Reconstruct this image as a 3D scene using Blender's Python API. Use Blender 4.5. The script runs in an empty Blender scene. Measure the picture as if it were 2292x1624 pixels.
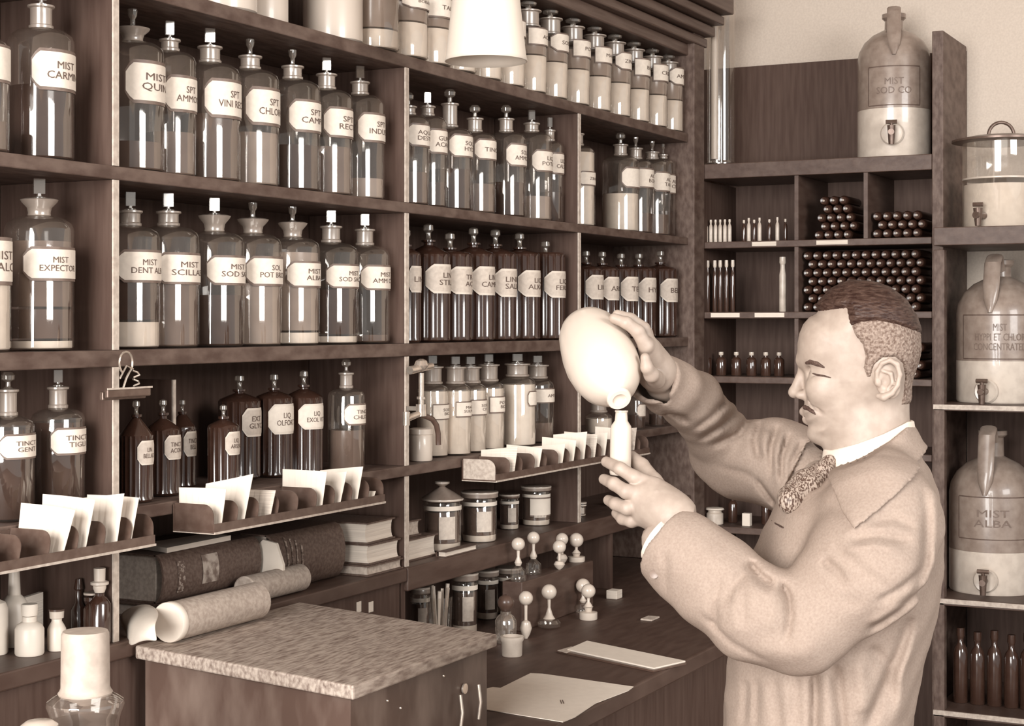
import bpy, bmesh, math, random
import numpy as np
from mathutils import Vector, Matrix
random.seed(7)
SC = bpy.context.scene
COL = SC.collection

# ------------------------------------------------------------------ camera
FPX, CX, HY = 3700.0, 1146.0, 720.0          # focal length in pixels, centre column, horizon row
PHI = math.radians(27.2)                     # angle between the view direction and the long shelf wall (X axis)
CAMZ = 1.65
FW = Vector((math.cos(PHI), math.sin(PHI), 0)); RT = Vector((math.sin(PHI), -math.cos(PHI), 0)); UP = Vector((0, 0, 1))
cam_d = bpy.data.cameras.new('camera'); cam = bpy.data.objects.new('camera', cam_d); COL.objects.link(cam)
cam.location = (0, 0, CAMZ); cam.rotation_euler = (math.pi/2, 0, PHI-math.pi/2)
cam_d.sensor_fit = 'HORIZONTAL'; cam_d.sensor_width = 36.0; cam_d.lens = FPX/2292*36
cam_d.shift_y = -(812-HY)/2292; cam_d.clip_start = 0.05
SC.camera = cam

# ------------------------------------------------------------------ light and exposure
SC.view_settings.view_transform = 'Standard'; SC.view_settings.look = 'None'
SC.view_settings.exposure = 0.0; SC.view_settings.gamma = 1.0; SC.view_settings.use_curve_mapping = False
W = bpy.data.worlds.new('world'); SC.world = W; W.use_nodes = True
W.node_tree.nodes['Background'].inputs[0].default_value = (1.0, 0.985, 0.965, 1)
W.node_tree.nodes['Background'].inputs[1].default_value = 0.55
SC.cycles.transparent_max_bounces = 32; SC.cycles.max_bounces = 8
def area(name, loc, target, sx, sy, power):
    l = bpy.data.lights.new(name, 'AREA'); l.shape = 'RECTANGLE'; l.size = sx; l.size_y = sy; l.energy = power
    l.color = (1.0, 0.985, 0.96)
    o = bpy.data.objects.new(name, l); COL.objects.link(o); o.location = loc
    o.rotation_euler = (Vector(target)-Vector(loc)).to_track_quat('-Z', 'Y').to_euler(); return o
area('window_light', (-3.3, 0.75, 2.4), (2.8, 1.2, 1.5), 2.7, 3.2, 620)
area('fill_light', (1.0, -3.1, 2.75), (3.3, 1.6, 1.5), 2.0, 1.4, 150)  # unseen fill lamp, added to brighten the bottle labels

# ------------------------------------------------------------------ pixel rays -> points of the place
def T(px): return (px-CX)/FPX
def P(px, py, z):                             # the point seen at pixel (px, py) at depth z
    return Vector((0, 0, CAMZ)) + FW*z + RT*(T(px)*z) + UP*((HY-py)/FPX*z)
def zY(px, Y): return Y/(math.sin(PHI)-math.cos(PHI)*T(px))
def zX(px, X): return X/(math.sin(PHI)*T(px)+math.cos(PHI))
def onY(px, Y): z = zY(px, Y); return z*(math.sin(PHI)*T(px)+math.cos(PHI)), z
def onX(px, X): z = zX(px, X); return z*(math.sin(PHI)-math.cos(PHI)*T(px)), z
def onZ(px, py, h):                           # ray meets the level plane at height h above the floor
    z = FPX*(CAMZ-h)/(py-HY); return P(px, py, z)

# ------------------------------------------------------------------ materials
def lin(c): return c/12.92 if c <= .04045 else ((c+.055)/1.055)**2.4
def sep(t):                                   # sepia tone: 0 = darkest brown, 1 = cream paper
    a = (0.295, 0.215, 0.18); b = (0.955, 0.905, 0.845)
    s = [a[i]+(b[i]-a[i])*t for i in range(3)]
    return tuple(lin(v) for v in s)+(1,)
MATS = {}
def mat(name, t, rough=0.6, t2=None, scale=60, spec=0.5, stretch=(1, 1, 1), contrast=(0.35, 0.65), bump=0, metal=0, coat=0, detail=4):
    if name in MATS: return MATS[name]
    m = bpy.data.materials.new(name); MATS[name] = m; m.use_nodes = True
    nt = m.node_tree; b = nt.nodes['Principled BSDF']
    b.inputs['Roughness'].default_value = rough; b.inputs['Specular IOR Level'].default_value = spec
    b.inputs['Metallic'].default_value = metal; b.inputs['Coat Weight'].default_value = coat
    if t2 is None: t2 = t-0.05
    tc = nt.nodes.new('ShaderNodeTexCoord'); mp = nt.nodes.new('ShaderNodeMapping'); mp.inputs['Scale'].default_value = stretch
    no = nt.nodes.new('ShaderNodeTexNoise'); no.inputs['Scale'].default_value = scale; no.inputs['Detail'].default_value = detail
    cr = nt.nodes.new('ShaderNodeValToRGB')
    cr.color_ramp.elements[0].position = contrast[0]; cr.color_ramp.elements[0].color = sep(t2)
    cr.color_ramp.elements[1].position = contrast[1]; cr.color_ramp.elements[1].color = sep(t)
    L = nt.links.new
    L(tc.outputs['Object'], mp.inputs[0]); L(mp.outputs[0], no.inputs['Vector']); L(no.outputs['Fac'], cr.inputs[0]); L(cr.outputs[0], b.inputs['Base Color'])
    if bump:
        bp = nt.nodes.new('ShaderNodeBump'); bp.inputs['Strength'].default_value = bump; bp.inputs['Distance'].default_value = 0.004
        L(no.outputs['Fac'], bp.inputs['Height']); L(bp.outputs[0], b.inputs['Normal'])
    return m
def glass(name, t=0.8, haze=0.10, tint=0.93, rough=0.03, gl=0.10):
    if name in MATS: return MATS[name]
    m = bpy.data.materials.new(name); MATS[name] = m; m.use_nodes = True
    nt = m.node_tree; nt.nodes.clear(); N = nt.nodes.new; L = nt.links.new
    out = N('ShaderNodeOutputMaterial'); tr = N('ShaderNodeBsdfTransparent'); tr.inputs[0].default_value = (tint, tint*.985, tint*.97, 1)
    df = N('ShaderNodeBsdfDiffuse'); df.inputs[0].default_value = sep(t)
    gs = N('ShaderNodeBsdfGlossy'); gs.inputs['Roughness'].default_value = rough; gs.inputs[0].default_value = (1, .98, .95, 1)
    m1 = N('ShaderNodeMixShader'); m1.inputs[0].default_value = haze; L(tr.outputs[0], m1.inputs[1]); L(df.outputs[0], m1.inputs[2])
    lw = N('ShaderNodeLayerWeight'); lw.inputs['Blend'].default_value = 0.25
    ma = N('ShaderNodeMath'); ma.operation = 'MULTIPLY_ADD'; ma.inputs[1].default_value = 0.34; ma.inputs[2].default_value = gl
    L(lw.outputs['Facing'], ma.inputs[0])
    pw = N('ShaderNodeMath'); pw.operation = 'POWER'; pw.inputs[1].default_value = 1.0; L(ma.outputs[0], pw.inputs[0])
    m2 = N('ShaderNodeMixShader'); L(pw.outputs[0], m2.inputs[0]); L(m1.outputs[0], m2.inputs[1]); L(gs.outputs[0], m2.inputs[2])
    L(m2.outputs[0], out.inputs[0]); return m

WOOD = mat('dark_wood', 0.11, 0.5, 0.02, 34, 0.5, (0.35, 1, 1.6), bump=0.25, detail=8)
WOODX = mat('shelf_wood', 0.20, 0.6, 0.03, 80, 0.5, (0.25, 1, .5), bump=0.15, detail=6)
WOODP = mat('panel_wood', 0.08, 0.7, 0.0, 14, 0.4, (6, 6, 0.5), bump=0.08, detail=6)
CORN = mat('cornice_wood', 0.16, 0.45, 0.04, 30, 0.5, (0.2, 3, 3), bump=0.1, detail=6)
COUNT = mat('counter_wood', 0.09, 0.5, 0.01, 26, 0.5, (0.5, 2, 1), bump=0.15, detail=7)
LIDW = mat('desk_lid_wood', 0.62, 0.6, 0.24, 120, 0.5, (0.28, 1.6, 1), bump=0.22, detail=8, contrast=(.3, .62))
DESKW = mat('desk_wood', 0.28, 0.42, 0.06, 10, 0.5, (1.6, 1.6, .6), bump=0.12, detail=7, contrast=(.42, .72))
EDGE = mat('worn_edge', 0.78, 0.5, 0.62, 90)
PLAST = mat('wall_plaster', 0.80, 0.9, 0.75, 160)
FLOOR = mat('floor_boards', 0.25, 0.6, 0.12, 20, 0.4, (0.3, 3, 1))
PAPER = mat('paper', 0.93, 0.8, 0.90, 50)
LABEL = mat('label_paper', 0.95, 0.6, 0.90, 120)
LABELG = mat('label_paper_aged', 0.80, 0.6, 0.72, 120)
RECSHADE = mat('label_border_shade', 0.30, 0.5, 0.2, 80)  # painted shade of the recess in the glass around a label
BORDL = mat('label_border_light', 0.9, 0.5, 0.85, 80)
INK = mat('ink', 0.18, 0.7, 0.1, 80)
INKD = mat('ink_dark', 0.12, 0.7, 0.08, 80)
GL = glass('clear_glass', 0.8, 0.035, 0.94, 0.045, 0.09)
GLF = glass('frosted_neck_glass', 0.62, 0.62, 0.9, 0.25, 0.10)
GLD = glass('stopper_glass', 0.7, 0.16, 0.82, 0.08, 0.14)
RIBG = mat('ribbed_dark_glass', -0.06, 0.16, -0.1, 40, 0.75, coat=0.3)
DARKL = mat('dark_liquid', -0.06, 0.15, -0.1, 30, 0.5)
MIDL = mat('grey_liquid', 0.28, 0.2, 0.18, 12, 0.5)
LITL = mat('pale_liquid', 0.52, 0.2, 0.42, 12, 0.5)
DUSK = mat('dusky_liquid', 0.14, 0.2, 0.08, 12, 0.5)
POWD = mat('white_powder', 0.93, 0.9, 0.88, 50)
CER = mat('white_ceramic', 0.80, 0.28, 0.77, 8, coat=0.2)
CREAM = mat('shade_opal', 0.93, 0.55, 0.90, 8)
STONE = mat('stoneware', 0.50, 0.32, 0.36, 40, 0.5, coat=0.3, contrast=(.3, .7))
STONEL = mat('stoneware_pale', 0.84, 0.32, 0.76, 40, 0.5, coat=0.3)
METD = mat('dark_metal', 0.25, 0.35, 0.15, 60, metal=0.4)
CHROME = mat('bright_metal', 0.86, 0.22, 0.7, 60, metal=0.7)
BLACK = mat('black_lacquer', 0.10, 0.3, 0.05, 60)
CLOTHB = mat('book_cloth_dark', 0.20, 0.6, 0.06, 160, bump=0.2)
PAGES = mat('page_edges', 0.92, 0.8, 0.78, 200, stretch=(.05, .05, 3))
PAGESG = mat('page_edges_grey', 0.74, 0.8, 0.58, 130)
ROLLM = mat('grey_roll_paper', 0.66, 0.8, 0.52, 140, bump=0.1)
TRAYM = mat('tray_black_tin', 0.17, 0.35, 0.08, 60, 0.5)
SKIN = mat('skin', 0.55, 0.55, 0.49, 70)
COAT = mat('coat_cotton', 0.50, 0.9, 0.42, 300, 0.15, bump=0.12, contrast=(.3, .7))
HAIRM = mat('hair_dark', 0.02, 0.55, -0.2, 160, 0.4, (.5, .5, 2), bump=0.5)
HAIRG = mat('hair_cropped_grey', 0.46, 0.8, 0.16, 260, 0.2, contrast=(.35, .65), bump=0.6)
TIEM = mat('tie_silk', 0.58, 0.5, 0.05, 420, 0.4, (1, 1, .35), contrast=(.46, .54))
SHIRT = mat('shirt_cotton', 0.86, 0.8, 0.82, 80)
TROUS = mat('trouser_wool', 0.2, 0.9, 0.12, 200)

# ------------------------------------------------------------------ object helpers
def link(o, parent=None, loc=None):
    COL.objects.link(o)
    if parent is not None: o.parent = parent
    if loc is not None: o.location = loc
    return o
def tag(o, label, cat, group=None, kind=None):
    if label: o['label'] = label
    if cat: o['category'] = cat
    if group: o['group'] = group
    if kind: o['kind'] = kind
    return o
def empty(name, loc, label, cat, group=None, rz=0):
    o = bpy.data.objects.new(name, None); COL.objects.link(o); o.location = loc; o.rotation_euler = (0, 0, rz); o.empty_display_size = .02
    return tag(o, label, cat, group)
class MB:
    def __init__(s): s.v = []; s.f = []; s.smooth = []
    def add(s, vs, fs, sm=False):
        b = len(s.v); s.v += [tuple(p) for p in vs]; s.f += [tuple(i+b for i in f) for f in fs]; s.smooth += [sm]*len(fs); return s
    def box(s, a, b):
        x0, y0, z0 = a; x1, y1, z1 = b
        return s.add([(x0,y0,z0),(x1,y0,z0),(x1,y1,z0),(x0,y1,z0),(x0,y0,z1),(x1,y0,z1),(x1,y1,z1),(x0,y1,z1)],
                     [(0,3,2,1),(4,5,6,7),(0,1,5,4),(1,2,6,5),(2,3,7,6),(3,0,4,7)])
    def obox(s, c, ax, ay, az):                 # oriented box: centre and three half-axis vectors
        c = Vector(c); ax = Vector(ax); ay = Vector(ay); az = Vector(az)
        vs = [c+ax*i+ay*j+az*k for k in (-1, 1) for (i, j) in ((-1,-1),(1,-1),(1,1),(-1,1))]
        return s.add(vs, [(0,3,2,1),(4,5,6,7),(0,1,5,4),(1,2,6,5),(2,3,7,6),(3,0,4,7)])
    def lathe(s, prof, n=32, c=(0,0,0), axis=None, ribs=None):
        vs = []; fs = []
        M = Matrix.Identity(3)
        if axis is not None: M = Vector((0,0,1)).rotation_difference(Vector(axis).normalized()).to_matrix()
        for k, (r, z) in enumerate(prof):
            for i in range(n):
                a = 2*math.pi*i/n; rr = r
                if ribs and ribs[0] <= z <= ribs[1]: rr = r*(1.0 if i % 2 == 0 else 0.90)
                vs.append(Vector(c)+M @ Vector((rr*math.cos(a), rr*math.sin(a), z)))
        for k in range(len(prof)-1):
            for i in range(n):
                j = (i+1) % n; fs.append((k*n+i, k*n+j, (k+1)*n+j, (k+1)*n+i))
        if prof[0][0] > 1e-6: fs.append(tuple(range(n))[::-1])
        if prof[-1][0] > 1e-6: fs.append(tuple((len(prof)-1)*n+i for i in range(n)))
        return s.add(vs, fs, True)
    def tube(s, pts, r, n=10, caps=True):
        pts = [Vector(p) for p in pts]; rs = r if isinstance(r, (list, tuple)) else [r]*len(pts)
        vs = []; fs = []; up = None
        for k, p in enumerate(pts):
            d = (pts[min(k+1, len(pts)-1)]-pts[max(k-1, 0)]).normalized()
            if up is None: up = d.orthogonal().normalized()
            up = (up-d*up.dot(d)).normalized(); w = d.cross(up)
            for i in range(n):
                a = 2*math.pi*i/n; vs.append(p+(up*math.cos(a)+w*math.sin(a))*rs[k])
        for k in range(len(pts)-1):
            for i in range(n):
                j = (i+1) % n; fs.append((k*n+i, k*n+j, (k+1)*n+j, (k+1)*n+i))
        if caps: fs.append(tuple(range(n))[::-1]); fs.append(tuple((len(pts)-1)*n+i for i in range(n)))
        return s.add(vs, fs, True)
    def prism(s, poly, d):                      # planar polygon (3-D points) thickened by vector d
        n = len(poly); poly = [Vector(p) for p in poly]; d = Vector(d)
        return s.add(poly+[p+d for p in poly], [tuple(range(n))[::-1], tuple(range(n, 2*n))]+[(i, (i+1) % n, n+(i+1) % n, n+i) for i in range(n)])
    def mesh(s, name, m):
        me = bpy.data.meshes.new(name); me.from_pydata(s.v, [], s.f)
        me.polygons.foreach_set('use_smooth', s.smooth); me.materials.append(m)
        bm = bmesh.new(); bm.from_mesh(me); bmesh.ops.recalc_face_normals(bm, faces=bm.faces)
        for e in bm.edges:
            if len(e.link_faces) == 2 and e.calc_face_angle(0) > 0.7: e.smooth = False
        bm.to_mesh(me); bm.free(); return me
    def build(s, name, m, parent=None, loc=None, bevel=0):
        o = bpy.data.objects.new(name, s.mesh(name, m)); link(o, parent, loc)
        if bevel:
            bv = o.modifiers.new('bevel', 'BEVEL'); bv.width = bevel; bv.segments = 2; bv.limit_method = 'ANGLE'; bv.angle_limit = .6
        return o
def obj(name, me, parent=None, loc=None): return link(bpy.data.objects.new(name, me), parent, loc)
def struct(o): o['kind'] = 'structure'; return o
_txt = {}
def text_geo(s):                                # flat letters, cap height about 0.7, centred on x
    if s in _txt: return _txt[s]
    cu = bpy.data.curves.new('t', 'FONT'); cu.body = s; cu.align_x = 'CENTER'; cu.align_y = 'CENTER'; cu.resolution_u = 2; cu.offset = 0.0
    cu.space_line = 0.95
    o = bpy.data.objects.new('t', cu); COL.objects.link(o)
    dg = bpy.context.evaluated_depsgraph_get(); me = o.evaluated_get(dg).to_mesh()
    vs = [tuple(v.co) for v in me.vertices]; fs = [tuple(p.vertices) for p in me.polygons]
    o.evaluated_get(dg).to_mesh_clear(); bpy.data.objects.remove(o); bpy.data.curves.remove(cu)
    if vs:
        xs = [v[0] for v in vs]; ys = [v[1] for v in vs]; _txt[s] = (vs, fs, max(xs)-min(xs), max(ys)-min(ys), (max(ys)+min(ys))/2)
    else: _txt[s] = ([], [], 1, 1, 0)
    return _txt[s]
# ================================================================== the room and its fixed joinery
hz = lambda h: CAMZ+h
struct(MB().box((-4.2, -3.2, -0.05), (5.2, 2.2, 0)).build('floor', FLOOR))
struct(MB().box((-2.4, 2.06, 0), (5.2, 2.14, 3.05)).build('wall_left', PLAST))
struct(MB().box((5.08, -2.6, 0), (5.16, 2.06, 3.05)).build('wall_back', PLAST))
struct(MB().box((-0.6, -0.6, 3.05), (5.2, 2.14, 3.10)).build('ceiling', PLAST))

# ---- long shelf unit (runs along the X axis, fronts at Y = 1.8)
YF = 1.8; YB = 2.05
H_T, H_B, H_C, H_D = hz(.565), hz(.253), hz(-.046), hz(-.305)
DIVX = [1.19, 2.095, 3.016, 3.886]
U = empty('shelving_unit', (2.7, 1.92, hz(-.50)), 'dark wooden dispensary shelving full of labelled stoppered bottles, running away along the left wall', 'shelving unit')
UL = Vector(U.location)
def part(mb, name, m, parent=None, bevel=0):
    o = mb.build(name, m, parent if parent is not None else U, bevel=bevel)
    return o
def upart(a, b, name, m, bevel=.002):           # box part of the shelving unit in world coordinates
    a = Vector(a)-UL; b = Vector(b)-UL
    return part(MB().box(a, b), name, m, bevel=bevel)
for h, th, x1 in ((H_T, .026, 4.66), (H_B, .022, 4.66), (H_C, .027, 4.66), (H_D, .022, 4.66)):
    upart((0.9, YF, h-th), (x1, YB, h), 'shelf', WOODX)
upart((0.9, YB-.004, H_D-.022), (4.74, YB+.006, hz(1.0)), 'back_panel', WOODP, 0)
for X in DIVX:
    for lo, hi in ((H_D+.0005, H_C-.0275), (H_C+.0005, H_B-.0225), (H_B+.0005, H_T-.0265)):
        d = upart((X-.007, YF+.004, lo), (X+.007, YB-.006, hi), 'divider', WOODP, 0)
        e = MB().box(Vector((X-.0068, YF-.0005, lo))-UL, Vector((X+.0068, YF+.003, hi))-UL).build('edge_strip', EDGE, d)
for X, lo, hi in ((2.345, H_D+.0005, hz(-.103)),):
    d = upart((X-.004, 1.885, lo), (X+.004, YB-.006, hi), 'partition', WOODP, 0)
    MB().box(Vector((X-.0038, 1.881, lo))-UL, Vector((X+.0038, 1.8845, hi))-UL).build('edge_strip', EDGE, d)
upart((4.66, YF-.02, H_D-.022), (4.745, YB, hz(.97)), 'end_post', WOODX)
# cornice: several stepped mouldings
cm = MB()
for (y0, z0, z1) in ((1.80, .80, .835), (1.775, .835, .862), (1.75, .866, .895), (1.72, .899, .925), (1.69, .929, .99)):
    cm.box(Vector((0.9, y0, hz(z0)))-UL, Vector((4.76, YB, hz(z1)))-UL)
part(cm, 'cornice', CORN, bevel=.004)

# ---- ledge below the shelves and the long counter under it
CT = empty('counter', (2.7, 1.6, 0), 'long dark worn wooden counter under the bottle shelves, carrying papers, jars and a desk', 'counter')
CL = Vector(CT.location)
HL, HR, HC = hz(-.52), hz(-.519), hz(-.72)
def cpart(a, b, name, m, bevel=.002):
    return MB().box(Vector(a)-CL, Vector(b)-CL).build(name, m, CT, bevel=bevel)
cpart((0.9, 1.28, HC-.035), (4.66, YB, HC), 'worktop', COUNT, .004)
cpart((0.95, 1.32, 0), (4.62, YB, HC-.036), 'cabinet_body', WOODP)
cpart((0.9, 1.79, HL-.028), (3.0, YB, HL), 'ledge', COUNT, .003)
cpart((3.003, 1.79, HR-.05), (4.655, YB, HR), 'ledge', WOOD, .003)
cpart((0.9, 1.80, HC+.0005), (2.985, YB, HL-.029), 'riser_panel', WOODP, 0)
for X in (3.0, 4.09): cpart((X-.008, 1.80, HC+.0005), (X+.008, YB, HL-.029), 'support', WOODP, 0)

cpart((0.9, YB-.004, HR), (4.74, YB+.006, H_D-.0225), 'back_panel', WOODP, 0)
cpart((2.99, YB-.004, HC+.0005), (4.655, YB+.006, HR-.051), 'back_panel', WOODP, 0)
cpart((4.66, YF-.02, HC+.0005), (4.745, YB, H_D-.0225), 'end_post', WOODX)
for X in DIVX:
    lo = HL if X < 3.0 else HR
    d = cpart((X-.007, YF+.004, lo+.0005), (X+.007, YB-.006, H_D-.0225), 'upright', WOODP, 0)
    MB().box(Vector((X-.0068, YF-.0005, lo+.0005))-CL, Vector((X+.0068, YF+.003, H_D-.0225))-CL).build('edge_strip', EDGE, d)

# ---- cabinet of pigeonholes in the corner (fronts at X = 4.75)
PX = 4.75
def Yb(px, X=PX): return onX(px, X)[0]
V = empty('pigeonhole_cabinet', (4.88, 1.45, 0), 'dark wooden pigeonhole cabinet stacked with small phials, in the corner behind the man', 'cabinet')
VL = Vector(V.location)
def vpart(a, b, name, m, bevel=.002):
    return MB().box(Vector(a)-VL, Vector(b)-VL).build(name, m, V, bevel=bevel)
Y2085 = Yb(2086); Y1780 = Yb(1782); Y1937 = Yb(1937)
vpart((PX, Y2085+.001, 0), (5.075, 2.05, .04), 'plinth', WOOD)
vpart((5.06, Y2085-.03, .041), (5.075, 2.05, hz(.818)), 'back_panel', WOODP, 0)
vpart((PX, Y2085-.032, 0), (5.058, Y2085, hz(.83)), 'side_panel', WOODX)
vpart((PX, 1.79, .041), (5.058, 1.81, hz(.43)), 'side_panel', WOODP, 0)
VS = [hz(.48), hz(.243), hz(.030), hz(-.165), hz(-.38), hz(-.62)]
for i, h in enumerate(VS):
    vpart((PX, Y2085+.001, h-(.045 if i == 0 else .02)), (5.058, 1.788, h), 'shelf', WOOD)
for (Yd, a, b) in ((Y1780, VS[1], VS[0]-.045), (Y1937, VS[1], VS[0]-.045), (Y1780, VS[2], VS[1]-.02), (Y1780, VS[3], VS[2]-.02), (Y1780, VS[4], VS[3]-.02), (Y1780, VS[5], VS[4]-.02)):
    vpart((PX+.003, Yd-.006, a+.0005), (5.058, Yd+.006, b-.0005), 'partition', WOOD, 0)
for (p0, p1, h, m) in ((1684, 1738, VS[1], PAGES), (1828, 1898, VS[1], PAGES), (1592, 1656, VS[2], PAPER), (1690, 1756, VS[2], PAPER)):
    y0, y1 = Yb(p1), Yb(p0)
    vpart((PX-.004, y0, h-.016), (PX-.0005, y1, h-.003), 'label_strip', m, 0)

# ---- open shelves for the big jars, right of the cabinet
R = empty('jar_rack', (4.85, .72, 0), 'dark rack with thin pale-edged shelves for the big jars, at the right edge', 'rack')
RL = Vector(R.location)
def rpart(a, b, name, m, bevel=.002):
    return MB().box(Vector(a)-RL, Vector(b)-RL).build(name, m, R, bevel=bevel)
RX = 4.62
RS = [(hz(.262), .05), (hz(-.228), .018), (hz(-.765), .02), (hz(-1.075), .02)]
yR = Y2085-.034
for i, (h, th) in enumerate(RS):
    s = rpart((RX, .45, h-th), (5.07, yR, h), 'shelf', WOOD)
    if i: MB().box(Vector((RX-.004, .45, h-.014))-RL, Vector((RX-.0005, yR, h-.001))-RL).build('edge_strip', EDGE, s)
rpart((5.06, .45, 0), (5.07, yR, hz(-.25)), 'back_panel', WOODP, 0)
rpart((RX, .42, 0), (5.07, .448, hz(.30)), 'side_panel', WOODP, 0)
rpart((RX, yR-.03, 0), (RX+.03, yR, hz(.20)), 'post', WOODX)
# ================================================================== bottles
PLACED = []
def arc_patch(R, a0, A, z0, z1, ch=0.0, n=18, off=0.0):
    """patch on a cylinder: centre angle a0, half angle A, from z0 to z1, ends cut by ch (octagon)"""
    r = R+off; vs = []; fs = []; zc = (z0+z1)/2; hh = (z1-z0)/2
    for i in range(n+1):
        u = -1+2*i/n; k = 1.0 if abs(u) < 1-ch or ch == 0 else 1-(abs(u)-(1-ch))/ch*0.5
        a = a0+u*A
        vs += [(r*math.cos(a), r*math.sin(a), zc-hh*k), (r*math.cos(a), r*math.sin(a), zc+hh*k)]
    for i in range(n): fs.append((2*i, 2*i+2, 2*i+3, 2*i+1))
    return MB().add(vs, fs, True)
def arc_text(txt, R, a0, width, height, zc, off):
    vs, fs, w, h, yc = text_geo(txt); k = height/h; kx = min(width/w, k*1.5); r = R+off
    return MB().add([(r*math.cos(a0+v[0]*kx/r), r*math.sin(a0+v[0]*kx/r), zc+(v[1]-yc)*k) for v in vs], fs)
def put_label(parent, R, z0, z1, txt, a0=-math.pi/2, A=1.08, m=None, bm=None, ch=.18, inkm=None, n=18):
    m = m or LABEL; bm = bm or RECSHADE; e = max(.0022, (z1-z0)*.09)
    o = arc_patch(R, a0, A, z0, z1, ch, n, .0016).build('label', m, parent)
    b = MB(); 
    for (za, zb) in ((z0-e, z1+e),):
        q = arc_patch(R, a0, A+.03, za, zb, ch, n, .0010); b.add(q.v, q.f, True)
    b.build('label_border_shade', bm, o)  # dark default paints the recess shade, the pale version is a border
    if txt:
        arc_text(txt, R, a0, 2*A*R*.62, (z1-z0)*(.50 if '\n' in txt else .24), (z0+z1)/2, .0024).build('lettering', inkm or INK, o)
    return o
def stopper_tab(z, r, h, w=None):
    mb = MB(); mb.lathe([(r*.55, z-.012), (r*.62, z), (r*.62, z+.002), (r*.2, z+.004), (r*.2, z+h*.25)], 16)
    w = w or r*.62
    mb.obox((0, 0, z+h*.62), (w*.6, -w*.48, 0), (.0035*.6, .0035*.75, 0), (0, 0, h*.38)); return mb
def stopper_pillar(z, r, h):
    mb = MB(); mb.lathe([(r*.55, z-.012), (r*.6, z), (r*.25, z+.004), (r*.25, z+h*.45), (r*.42, z+h*.6), (r*.46, z+h*.95), (r*.3, z+h)], 8); return mb
def stopper_disc(z, r, h):
    mb = MB(); mb.lathe([(r*.6, z-.01), (r*.65, z), (r*.3, z+.004), (r*.28, z+h*.4), (r*.75, z+h*.55), (r*.8, z+h*.8), (r*.5, z+h)], 20); return mb
def bottle(px, w, yt, base, label, txt='', ly=None, kind='shop', fill=(), Y=None, X=None, group=None, cat='bottle', st=None, a0=-math.pi/2,
           A=1.08, lm=None, bm=None, glassm=None, name='glass_bottle', sh=None, z=None, ch=.18, inkm=None, yb=None):
    if X is not None: yy, z_ = onX(px, X); x = X
    else:
        Yc = Y if Y is not None else 1.822
        for _ in range(3):
            rr = w/2*zY(px, Yc)/FPX; Yc = Y if Y is not None else 1.814+rr
        x, z_ = onY(px, Yc); yy = Yc
    R = w/2*z_/FPX; H = (HY-yt)/FPX*z_+CAMZ-base
    if X is None:
        for dX in DIVX+[4.667]:
            if dX-R-.009 < x < dX: x = dX-R-.009
            elif dX <= x < dX+R+.009: x = dX+R+.009
        for lo, top in ((TT, hz(.798)), (B, H_T-.03), (C, H_B-.026), (D, H_C-.031)):
            if abs(base-lo) < .01 and base+H > top: H = top-base
    if X is None:
        for (qx, qy, qr, qb) in PLACED:
            dd_ = math.hypot(x-qx, yy-qy)
            if abs(qb-base) < .01 and dd_ < R+qr+.0012:
                if x > qx: x += min(R+qr+.0012-dd_, .016); dd_ = math.hypot(x-qx, yy-qy)
                if dd_ < R+qr+.0012: R = max(dd_-qr-.0012, R*.72)
        for dX in DIVX+[4.667]:
            if abs(x-dX) < R+.008: R = max(abs(x-dX)-.008, R*.6)
        PLACED.append((x, yy, R, base))
    root = empty(name, (x, yy, base), label, cat, group)
    def zz(y): return (HY-y)/FPX*z_+CAMZ-base
    G = glassm or GL
    if kind in ('shop', 'mush', 'wide'):
        s0 = (zz(sh) if sh else H*.70)-R*.32; s1 = s0+R*.42; nr = R*{'shop': .33, 'mush': .34, 'wide': .56}[kind]
        n1 = H*.885 if kind != 'wide' else H*.90
        if s1 > n1-.008: s1 = n1-.012; s0 = min(s0, s1-.01)
        MB().lathe([(R*.9, .001), (R, .006), (R, s0), (R*.93, s0+(s1-s0)*.45), (R*.72, s0+(s1-s0)*.8), (nr*1.02, s1)], 32).build('body', G, root)
        if kind == 'mush': pr = [(nr, s1), (nr*.95, s1+.004), (nr*1.05, s1+(n1-s1)*.45), (nr*1.5, n1-.006), (nr*1.62, n1-.002), (nr*1.3, n1)]
        else: pr = [(nr*1.12, s1), (nr*1.14, s1+.004), (nr, s1+.006), (nr, n1-.008), (nr*1.02, n1-.006), (nr*1.25, n1-.004), (nr*1.25, n1-.001), (nr*.9, n1)]
        MB().lathe(pr, 24).build('neck', GLF, root)
        hh = H-n1; st = st or 'tab'
        {'tab': stopper_tab, 'pillar': stopper_pillar, 'disc': stopper_disc}[st](n1, nr, hh).build('stopper', GLD, root)
        inner = s0
    elif kind == 'rib':
        s0 = zz(sh) if sh else H*.66; s1 = s0+R*.9; nr = R*.22; n1 = H*.86
        if s1 > n1: s1 = s0+(n1-s0)*.6
        MB().lathe([(R*.9, .001), (R, .005), (R, .012), (R, s0-.012), (R, s0-.004), (R*.92, s0), (R*.45, s0+(s1-s0)*.7), (nr, s1), (nr, n1-.006), (nr*1.5, n1-.004), (nr*1.5, n1)], 40, ribs=(.008, s0-.008)).build('body', RIBG, root)
        hh = H-n1
        MB().lathe([(nr*.8, n1), (nr*.5, n1+hh*.15), (nr*.55, n1+hh*.45), (nr*1.1, n1+hh*.6), (nr*1.0, n1+hh*.9), (nr*.3, n1+hh)], 12).build('stopper', GLD, root)
        inner = s0
    for i, (f0, f1, m) in enumerate(fill):
        fn = 'powder' if m in (POWD,) else 'liquid'
        MB().lathe([(R*.93, .004+f0*inner), (R*.94, .005+f0*inner), (R*.94, f1*inner)], 28).build(fn, m, root)
    if ly: put_label(root, R, zz(ly[1]), zz(ly[0]), txt, a0, A, lm, bm, ch, inkm)
    return root

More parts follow.
